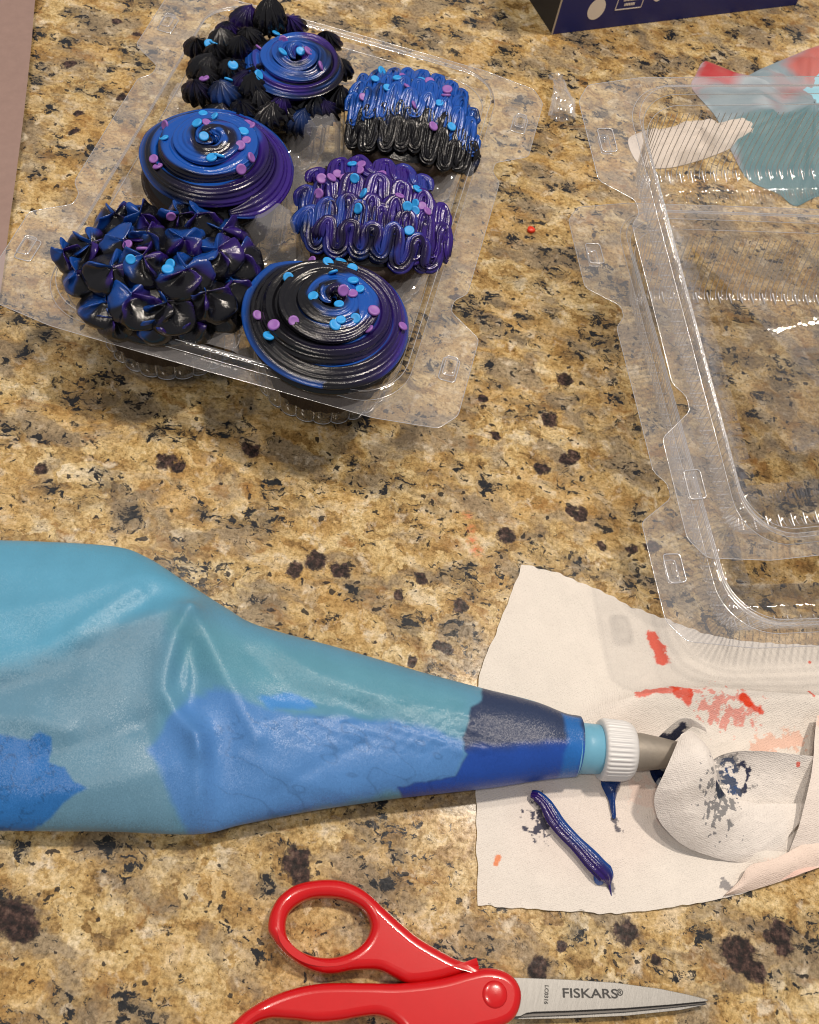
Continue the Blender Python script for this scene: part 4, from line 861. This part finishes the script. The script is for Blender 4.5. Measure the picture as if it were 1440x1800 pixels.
mk('stained_tuck', V, F, M_towel, cl, OC, col=np.where((fb > -.1)[:, None], INK, np.array(srgb(160, 165, 175))))
# folded-over right hand flaps
def flap(name, e1, e2, bow, seed, colr):
    L1, L2 = pline(e1, 120), pline(e2, 120); t3 = np.linspace(0, 1, 50)[None, :, None]
    V = (1-t3)*L1[:, None]+t3*L2[:, None]; V[..., 2] += bow*np.sin(PI*t3[..., 0])+.03*fbm(V[..., :2], seed, .4, 3)
    C = np.broadcast_to(np.array(colr), V.shape)*(1+.03*fbm(V[..., :2], seed, .5, 3))[..., None]
    C = lay(C, .5*sstep(.3, .9, fbm(V[..., :2], seed+5, .35, 4)), srgb(238, 170, 150))
    mk(name, V, grid_faces(120, 50), M_towel, cl, OC, col=C.reshape(-1, 3))
flap('lower_flap', [(15.44,10.08,0.22),(15.92,10.71,0.30),(16.20,11.30,0.50),(17.23,11.89,0.50),(18.96,13.22,0.40),(21.76,15.15,0.40)], [(15.41,10.02,0.16),(16.23,10.39,0.16),(17.15,10.89,0.16),(18.21,11.52,0.16),(19.11,12.11,0.16),(21.89,13.86,0.16)], .15, 71, srgb(232, 214, 202))
flap('side_flap', [(18.47,17.99,0.90),(18.31,16.84,1.10),(18.22,15.60,1.15),(18.05,14.40,1.10),(17.94,13.30,0.80),(17.83,12.35,0.30)], [(21.68,19.25,0.60),(21.61,17.93,0.70),(21.60,16.69,0.70),(21.65,15.54,0.60),(21.70,14.64,0.50),(21.81,14.26,0.30)], .15, 73, srgb(232, 222, 214))

# ------------------------------------------------------------ icing on the towel
pth = pline([(7.51,11.73,0.26),(7.72,11.70,0.34),(8.06,11.49,0.40),(8.52,11.03,0.42),(9.16,10.55,0.42),(9.86,10.05,0.44),(10.44,9.70,0.44),(10.80,9.52,0.36),(10.95,9.37,0.24),(11.08,9.17,0.14),(11.19,8.92,0.09)], 200)
w = np.interp(np.linspace(0, 1, 200), [0, .05, .12, .25, .5, .7, .82, .88, .92, 1], [.14, .22, .22, .29, .26, .32, .34, .19, .05, .02])
V, F, ss, p_ = tube(pth, w, 72, 9, .09, squash=.72); V = V+.025*fbm(V, 71, .4, 2)[:, None]; V[:, 2] = np.maximum(.04, V[:, 2])
n_ = fbm(V, 3, .4, 3); d_ = np.cos(p_-.3)
C = mixc((np.clip(.45-.7*d_+.4*n_, 0, 1), BLU*.7), (np.clip(.4+.6*d_-.3*n_, 0, 1), PUR*.75), (np.full(len(V), .3), BLK))
B = Bag(); B.add(V, F, C)
bl_ = ploop([(10.42,9.53,0.10),(10.67,9.49,0.10),(10.83,9.28,0.10),(10.63,9.14,0.10),(10.44,9.26,0.10)], 40); cn = bl_.mean(0); rows = [cn+(bl_-cn)*ρ+np.array((0, 0, .3*(1-ρ**2))) for ρ in (1, .85, .6, .3, .02)]
V, F = loft_loops(rows); B.add(V, F, SKY*.7)
tag(B.mk('icing_strip', M_frost, None, (0, 0, 0), col=True), 'ridged blue and purple strip of icing squeezed onto the paper towel', 'icing')
oc = ploop([(10.15,13.06,0.12),(10.36,13.21,0.12),(10.68,13.30,0.12),(10.96,13.29,0.12),(10.87,12.89,0.12),(10.83,12.49,0.12),(10.84,12.11,0.12),(10.93,11.77,0.12),(10.79,11.78,0.12),(10.65,12.15,0.12),(10.52,12.41,0.12),(10.34,12.70,0.12)], 90)
cn = np.array([(10.62,12.83,0.12)][0]); oc = oc+.02*sn(oc, 5, 1.5)[:, None]*np.array((1, 1, 0))
rows = [cn+(oc-cn)*ρ+np.array((0, 0, .02+.22*(1-ρ**2))) for ρ in (1, .9, .7, .45, .2, .02)]; V, F = loft_loops(rows)
tag(mk('icing_smear', V, F, M_frost, None, (0, 0, 0), col=BLU*.45+BLK*.5+0*V), 'small pointed navy icing smear beneath the white coupler ring', 'icing')

# ------------------------------------------------------------ scissors
ZS = 0.0
sc = thing('scissors', [(7.55,4.52,0.00)][0], 'red handled scissors with steel blades at the bottom edge of the photo', 'scissors')
OS = [(7.55,4.52,0.00)][0]
def plate(name, loops, z0, z1, bev, mat, parent=sc, origin=OS, res=5):
    """rounded plate from closed outlines (holes follow the outer one)"""
    cu = bpy.data.curves.new(name, 'CURVE'); cu.dimensions = '2D'; cu.fill_mode = 'BOTH'
    for lp in loops:
        sp = cu.splines.new('POLY'); sp.points.add(len(lp)-1)
        for p, q in zip(sp.points, lp): p.co = ((q[0]-origin[0])*U, (q[1]-origin[1])*U, 0, 1)
        sp.use_cyclic_u = True
    h = (z1-z0)/2; cu.extrude = max(1e-5, (h-bev)*U); cu.bevel_depth = bev*U; cu.bevel_resolution = res; cu.offset = -bev*U
    tmp = bpy.data.objects.new(name, cu); COL.objects.link(tmp)
    dg = bpy.context.evaluated_depsgraph_get(); dg.update(); me = bpy.data.meshes.new_from_object(tmp.evaluated_get(dg)); bpy.data.objects.remove(tmp)
    me.name = name; me.materials.clear(); me.materials.append(mat); me.transform(Matrix.Translation((0, 0, (z0+h)*U)))
    me.polygons.foreach_set('use_smooth', [True]*len(me.polygons))
    me.set_sharp_from_angle(angle=math.radians(40))
    o = bpy.data.objects.new(name, me); COL.objects.link(o); o.parent = parent; return o
h1o = ploop([p[:2] for p in [(-0.75,4.50,0.45),(-0.83,5.00,0.45),(-0.70,5.58,0.45),(-0.28,6.10,0.45),(0.42,6.47,0.45),(1.16,6.67,0.45),(1.85,6.64,0.45),(2.40,6.47,0.45),(3.08,6.13,0.45),(3.75,5.81,0.45),(4.38,5.55,0.45),(5.16,5.35,0.45),(5.83,5.22,0.45),(6.35,5.21,0.45),(6.68,5.23,0.45),(6.66,5.15,0.45),(5.63,4.55,0.45),(4.98,4.25,0.45),(4.39,4.07,0.45),(3.88,4.14,0.45),(3.29,4.21,0.45),(2.49,4.00,0.45),(1.87,3.73,0.45),(1.34,3.63,0.45),(0.67,3.69,0.45),(-0.04,3.95,0.45),(-0.54,4.29,0.45)]], 160)
h1i = ploop([p[:2] for p in [(-0.19,4.76,0.45),(-0.20,5.17,0.45),(0.04,5.54,0.45),(0.45,5.85,0.45),(1.05,6.04,0.45),(1.62,6.10,0.45),(2.17,6.01,0.45),(2.50,5.79,0.45),(2.69,5.47,0.45),(2.64,5.05,0.45),(2.39,4.66,0.45),(1.97,4.33,0.45),(1.48,4.13,0.45),(0.92,4.06,0.45),(0.41,4.15,0.45),(0.00,4.40,0.45)]], 100)
plate('handle', [h1o, h1i], .02, .95, .30, M_handle)
h2o = ploop([p[:2] for p in [(-1.13,1.13,0.50),(-0.92,1.53,0.50),(-0.65,1.91,0.50),(-0.12,2.42,0.50),(0.64,2.92,0.50),(1.56,3.32,0.50),(2.99,3.70,0.50),(3.99,3.94,0.50),(4.97,4.28,0.50),(5.62,4.56,0.50),(6.26,4.91,0.50),(6.79,5.16,0.50),(7.25,5.26,0.50),(7.71,5.23,0.50),(8.08,5.03,0.50),(8.29,4.67,0.50),(8.28,4.16,0.50),(8.09,3.79,0.50),(7.65,3.46,0.50),(7.10,3.20,0.50),(6.62,2.81,0.50),(6.30,2.25,0.50),(5.53,1.34,0.50),(3.84,0.35,0.50),(1.69,-0.17,0.50),(-0.06,-0.11,0.50),(-0.89,0.43,0.50)]], 180)
h2i = ploop([p[:2] for p in [(-0.36,1.38,0.50),(0.08,1.84,0.50),(0.91,2.03,0.50),(1.69,2.15,0.50),(2.40,2.37,0.50),(3.13,2.68,0.50),(3.65,2.84,0.50),(4.18,2.78,0.50),(4.58,2.48,0.50),(4.44,1.75,0.50),(3.28,0.96,0.50),(1.67,0.51,0.50),(0.30,0.56,0.50)]], 110)
plate('handle', [h2o, h2i], .06, 1.05, .30, M_handle)
a = np.linspace(0, 2*PI, 48, endpoint=False); cc = [(7.33,4.43,1.05)][0]
rows = [np.c_[cc[0]+r*np.cos(a), cc[1]+r*np.sin(a), np.full(48, z)] for r, z in ((.44, 1.03), (.43, 1.075), (.36, 1.115), (.2, 1.135), (.01, 1.14))]
V, F = loft_loops(rows); mk('rivet', V, F, M_handle, sc, OS)
bl1 = [p[:2] for p in [(7.50,5.09,0.62),(8.00,5.18,0.62),(9.90,5.60,0.62),(11.52,5.92,0.62),(13.16,6.14,0.62),(14.20,6.21,0.62),(14.83,6.23,0.62),(14.96,6.22,0.62),(14.88,6.16,0.62),(13.63,5.73,0.62),(12.03,5.21,0.62),(10.05,4.62,0.62),(8.88,4.29,0.62),(8.60,4.18,0.62),(8.42,4.04,0.62),(7.75,3.80,0.62)]]
blade = plate('blade', [bl1], .48, .62, .012, M_steel, res=1)
bev_shade = [p[:2] for p in [(8.26,3.97,0.50),(8.50,4.11,0.50),(8.64,4.22,0.50),(8.91,4.32,0.50),(10.08,4.65,0.50),(12.06,5.25,0.50),(13.67,5.77,0.50),(14.89,6.19,0.50),(14.96,6.11,0.50),(13.68,5.66,0.50),(12.08,5.11,0.50),(10.11,4.51,0.50),(8.74,4.11,0.50)]]
plate('blade_bevel_shade', [bev_shade], .40, .475, .008, M_bevel_shade, res=1)  # dark strip between the blades, painted shade of the bevel
bl2 = [p[:2] for p in [(7.80,3.87,0.36),(8.76,4.18,0.36),(10.13,4.60,0.36),(12.12,5.20,0.36),(13.72,5.75,0.36),(14.94,6.19,0.36),(15.01,6.10,0.36),(14.05,5.67,0.36),(12.14,5.00,0.36),(10.16,4.42,0.36),(8.30,3.92,0.36),(7.81,3.80,0.36)]]
plate('blade', [bl2], .25, .39, .012, M_steel, res=1)
def lettering(txt, p0, p1, size, z, parent, origin, mat, name='lettering', bold=.0, sx=1., align='LEFT'):
    cu = bpy.data.curves.new(name, 'FONT'); cu.body = txt; cu.size = size*U; cu.extrude = .00004; cu.offset = bold; cu.align_x = align; cu.resolution_u = 4
    tmp = bpy.data.objects.new(name, cu); COL.objects.link(tmp); dg = bpy.context.evaluated_depsgraph_get(); dg.update()
    me = bpy.data.meshes.new_from_object(tmp.evaluated_get(dg)); bpy.data.objects.remove(tmp)
    me.materials.clear(); me.materials.append(mat)
    an = math.atan2(p1[1]-p0[1], p1[0]-p0[0])
    me.transform(Matrix.Translation(((p0[0]-origin[0])*U, (p0[1]-origin[1])*U, z*U)) @ Matrix.Rotation(an, 4, 'Z') @ Matrix.Diagonal((sx, 1, 1, 1)))
    o = bpy.data.objects.new(name, me); COL.objects.link(o); o.parent = parent; return o, me
q = [(9.75,4.98,0.63),(11.70,5.45,0.63),(9.09,5.22,0.63),(9.16,4.69,0.63)]
o, me = lettering('FISKARS', q[0], q[1], .42, .63, blade, OS, M_ink, bold=.00006)
wid = (max(v.co.x for v in me.vertices)-min(v.co.x for v in me.vertices))
tgt = math.dist(q[0][:2], q[1][:2])*U
me.transform(Matrix.Translation(((q[0][0]-OS[0])*U, (q[0][1]-OS[1])*U, 0)) @ Matrix.Rotation(math.atan2(q[1][1]-q[0][1], q[1][0]-q[0][0]), 4, 'Z') @ Matrix.Diagonal((tgt/wid, 1, 1, 1)) @ Matrix.Rotation(-math.atan2(q[1][1]-q[0][1], q[1][0]-q[0][0]), 4, 'Z') @ Matrix.Translation((-(q[0][0]-OS[0])*U, -(q[0][1]-OS[1])*U, 0)))
r_p = [(11.67,5.53,0.63),(11.85,5.57,0.63)]
lettering('®', r_p[0], r_p[1], .30, .63, blade, OS, M_ink, bold=.00004)
lettering('LC0316', q[2], q[3], .19, .63, blade, OS, M_ink, bold=.00004)

# ------------------------------------------------------------ navy carton at the top
b0, b1 = [np.array(p) for p in [(0.36,59.14,0.00),(17.60,71.12,0.00)]]
ex = (b1-b0)/np.linalg.norm(b1-b0); ey = np.array((-ex[1], ex[0], 0))
mb = Matrix(((ex[0], ey[0], 0, b0[0]*U), (ex[1], ey[1], 0, b0[1]*U), (0, 0, 1, 0), (0, 0, 0, 1)))
bx = thing('cardboard_box', None, 'navy cardboard box with cream dots standing at the top edge', 'box', None, mb)
def boxmesh(x0, x1, y0, y1, z0, z1, bev=.0):
    V = [(x0, y0, z0), (x1, y0, z0), (x1, y1, z0), (x0, y1, z0), (x0, y0, z1), (x1, y0, z1), (x1, y1, z1), (x0, y1, z1)]
    return V, [(0, 3, 2, 1), (4, 5, 6, 7), (0, 1, 5, 4), (1, 2, 6, 5), (2, 3, 7, 6), (3, 0, 4, 7)]
V, F = boxmesh(.05, 19, .0, 7, 0.02, 11); mk('front_panel', V, F, M_navy, bx, smooth=False)
V, F = boxmesh(.0, .045, .05, 6.95, .02, 11); mk('side_panel', V, F, M_dark, bx, smooth=False)
V, F = boxmesh(-.02, .05, -.03, .045, .0, 11.02); mk('corner_edge', V, F, M_edgecard, bx, smooth=False)
def onbox(u, z, y=-.012): return np.array((u, y, z))
def dot(u, z, ru, rz, k=0.):
    a = np.linspace(0, 2*PI, 40, endpoint=False); r = 1+k*np.cos(5*a+1)*(np.sin(a) < 0)
    V = np.vstack([np.c_[u+ru*r*np.cos(a), np.full(40, -.012), z+rz*r*np.sin(a)], [(u, -.012, z)]])
    mk('printed_dot', V, [(i, (i+1) % 40, 40) for i in range(40)], M_print, bx, smooth=False)
DOTS = [(2.75, 1.45, .62, .72, 0.), (7.1, 2.35, .66, .8, .06), (11.3, 3.2, .7, .8, 0.)]
for d in DOTS: dot(*d)
B = Bag()
for x0, x1, z0, z1 in ((4.15, 6.1, 1.2, 1.26), (4.15, 4.2, 1.2, 4.2), (6.05, 6.1, 1.2, 4.2)):
    V, F = boxmesh(x0, x1, -.014, .0, z0, z1); B.add(V, F)
B.mk('printed_frame', M_print, bx, smooth=False)
B = Bag()
for k, (x0, x1) in enumerate(((4.75, 5.5), (4.6, 5.7), (4.5, 5.8), (4.55, 5.75), (4.45, 5.8))):
    x = x0
    while x < x1:
        wv = random.uniform(.04, .11); V, F = boxmesh(x, min(x1, x+wv), -.014, 0, 1.45+.33*k, 1.45+.33*k+.17); B.add(V, F); x += wv+.035
B.mk('printed_text', M_print, bx, smooth=False)
B = Bag()
for k in range(7): V, F = boxmesh(-.012, 0, 1.2+.32*k, 1.36+.32*k, 2.1, 6.); B.add(V, F)
B.mk('printed_barcode', M_print, bx, smooth=False)

# ------------------------------------------------------------ brown paper at the left
e1 = [(-29.42,50.30,0.35),(-28.31,47.35,0.35),(-27.19,44.49,0.40),(-26.02,41.37,0.42),(-24.53,37.25,0.40),(-23.34,33.82,0.35),(-22.23,30.61,0.30),(-21.22,27.64,0.20),(-18.89,20.38,0.12)]
e2 = [(p[0]-16, p[1]-1, .1) for p in e1]
L1, L2 = pline(e1, 160), pline(e2, 160); t3 = np.linspace(0, 1, 60)[None, :, None]
V = (1-t3)*L1[:, None]+t3*L2[:, None]; V[..., 2] += .12*np.sin(PI*t3[..., 0])+.04*fbm(V[..., :2], 5, .15, 3)
dcr = dist_line(V[..., :2], [(-26.31,42.84,0.30),(-30.87,41.62,0.30)]); V[..., 2] -= .05*np.exp(-dcr/.08)
tag(mk('paper_bag', V, grid_faces(160, 60), M_brown), 'dull brown paper lying along the left edge of the counter', 'paper')

# ------------------------------------------------------------ stained bag behind the lids
def puffy(poly, N, H, seed, p=2.2, wr=.1, c0=None):
    lp = ploop([q[:2] for q in poly], N); cn = lp.mean(0) if c0 is None else np.array(c0[:2]); rows = []
    for ρ in (1., .985, .95, .9, .82, .72, .6, .48, .36, .24, .12, .01):
        xy = cn+(lp-cn)*ρ; z = .04+H*(1-ρ**p)+wr*(1-ρ**4)*fbm(xy, seed, .28, 3); rows.append(np.c_[xy, np.maximum(.03, z)])
    return loft_loops(rows)
M_bag2 = tint_mat('used_bag_film', .5, ((4, .12, 0), (20, .12, 0)), spec=.4)
poly = [(9.72,57.68,0.30),(9.80,59.18,0.30),(10.19,60.75,0.30),(11.01,60.76,0.30),(12.70,60.33,0.30),(14.08,61.87,0.30),(16.08,64.22,0.30),(17.43,65.75,0.30),(19.92,67.96,0.30),(25.60,70.63,0.30),(26.07,62.04,0.30),(25.05,54.41,0.30),(20.76,53.15,0.30),(17.99,50.97,0.30),(16.72,49.65,0.30),(15.66,50.26,0.30),(13.83,50.76,0.30),(12.65,52.75,0.30),(11.43,55.59,0.30)]
V, F = puffy(poly, 260, .8, 12, wr=.5, c0=[(17.06,58.07,0.30)][0])
pc = V[:, :2]; nz = fbm(pc, 21, .2, 3)
C = np.broadcast_to(np.array(srgb(132, 150, 160)), V.shape).copy()
C = lay(C, 1-sstep(-.1, .4, sdf(pc+.3*nz[:, None], [q[:2] for q in [(9.76,57.99,0.30),(10.16,60.98,0.30),(12.92,60.43,0.30),(11.22,58.24,0.30),(10.29,57.93,0.30)]])), srgb(176, 62, 66))
C = lay(C, .6*sstep(.1, .6, fbm(pc, 23, .35, 3)), srgb(172, 186, 194)); C = lay(C, .35*sstep(.2, .7, fbm(pc, 29, .3, 3)), srgb(176, 110, 104))
C = lay(C, .8*(1-sstep(-.3, .9, sdf(pc+.5*nz[:, None], [q[:2] for q in [(15.86,62.58,0.50),(17.48,65.85,0.50),(19.05,65.94,0.50),(18.73,62.06,0.50),(16.87,60.62,0.50)]]))), srgb(196, 96, 84))
C = lay(C, .55*(1-sstep(-.2, .7, sdf(pc+.5*nz[:, None], [q[:2] for q in [(15.10,58.37,0.50),(16.84,61.51,0.50),(17.58,62.27,0.50),(16.19,59.02,0.50)]]))), srgb(186, 120, 118))
C = lay(C, 1-sstep(-.1, .3, sdf(pc, [q[:2] for q in [(12.37,55.46,0.50),(17.69,58.08,0.50),(25.91,61.12,0.50),(24.90,53.60,0.50),(16.57,49.26,0.50),(13.77,50.39,0.50)]])), srgb(92, 128, 136))
bg2 = thing('piping_bag', (*V[:, :2].mean(0), 0), 'used pale piping bag with red stains, crumpled behind the empty lids', 'piping bag')
mk('bag', V, F, M_bag2, bg2, (*V[:, :2].mean(0), 0), col=C)
poly = [(15.94,58.36,0.90),(16.69,59.98,0.90),(17.83,62.40,0.90),(19.63,64.34,0.90),(23.49,64.88,0.90),(23.35,58.34,0.90),(17.50,57.69,0.90)]
V, F = puffy(poly, 120, .5, 31, wr=.08); V[:, 2] += .75
mk('bag_cuff', V, F, M_bag2, bg2, (*bg2.location/U,), col=np.broadcast_to(np.array(srgb(150, 208, 228)), V.shape))

poly = [(6.39,51.24,0.20),(7.10,52.29,0.20),(8.08,52.94,0.20),(9.40,53.95,0.20),(10.76,54.65,0.20),(12.31,55.55,0.20),(13.60,56.34,0.20),(14.49,55.95,0.20),(13.85,54.58,0.20),(12.98,53.66,0.20),(12.17,52.67,0.20),(10.88,51.33,0.20),(9.11,49.86,0.20),(7.80,49.36,0.20),(7.00,49.73,0.20)]
V, F = puffy(poly, 240, .8, 55, wr=.5)
tag(mk('paper_towel', V, F, M_towel, col=np.broadcast_to(np.array(srgb(222, 212, 202)), V.shape)), 'crumpled white paper towel seen through the far wall of the tipped lid', 'paper towel')

# ------------------------------------------------------------ scrap of clear wrap and a red sprinkle
q0, q1 = np.array([(1.27,54.02,0.90)][0]), np.array([(2.29,51.03,0.50)][0])
p_ = pline([q0, q0*.6+q1*.4+np.array((.1, 0, .2)), q1], 60); rr_ = np.interp(np.linspace(0, 1, 60), [0, .12, .35, .8, 1], [.45, .18, .35, .62, .75])
V, F, ss, ph_ = tube(p_, rr_, 72, 11, .16, squash=.7, sharp=True, cap=False); V = V+.09*fbm(V, 8, .7, 3)[:, None]; V[:, 2] = np.maximum(.03, V[:, 2])
tag(mk('plastic_wrap', V, F, plastic('wrap_film', .14, .06, .08), smooth=False), 'crinkled scrap of clear plastic film between container and tipped lid', 'plastic wrap')
V, F = loft_loops([np.c_[(.22+.02*np.cos(3*a))*r*np.cos(a), .2*r*np.sin(a), np.full(48, z)] for r, z in ((.9, .0), (1, .06), (1, .14), (.85, .19), (.02, .2))])
tag(mk('sprinkle', V+np.array([(2.13,41.69,0.00)][0]), F, M_red), 'single red sprinkle lying alone on the granite', 'sprinkle')
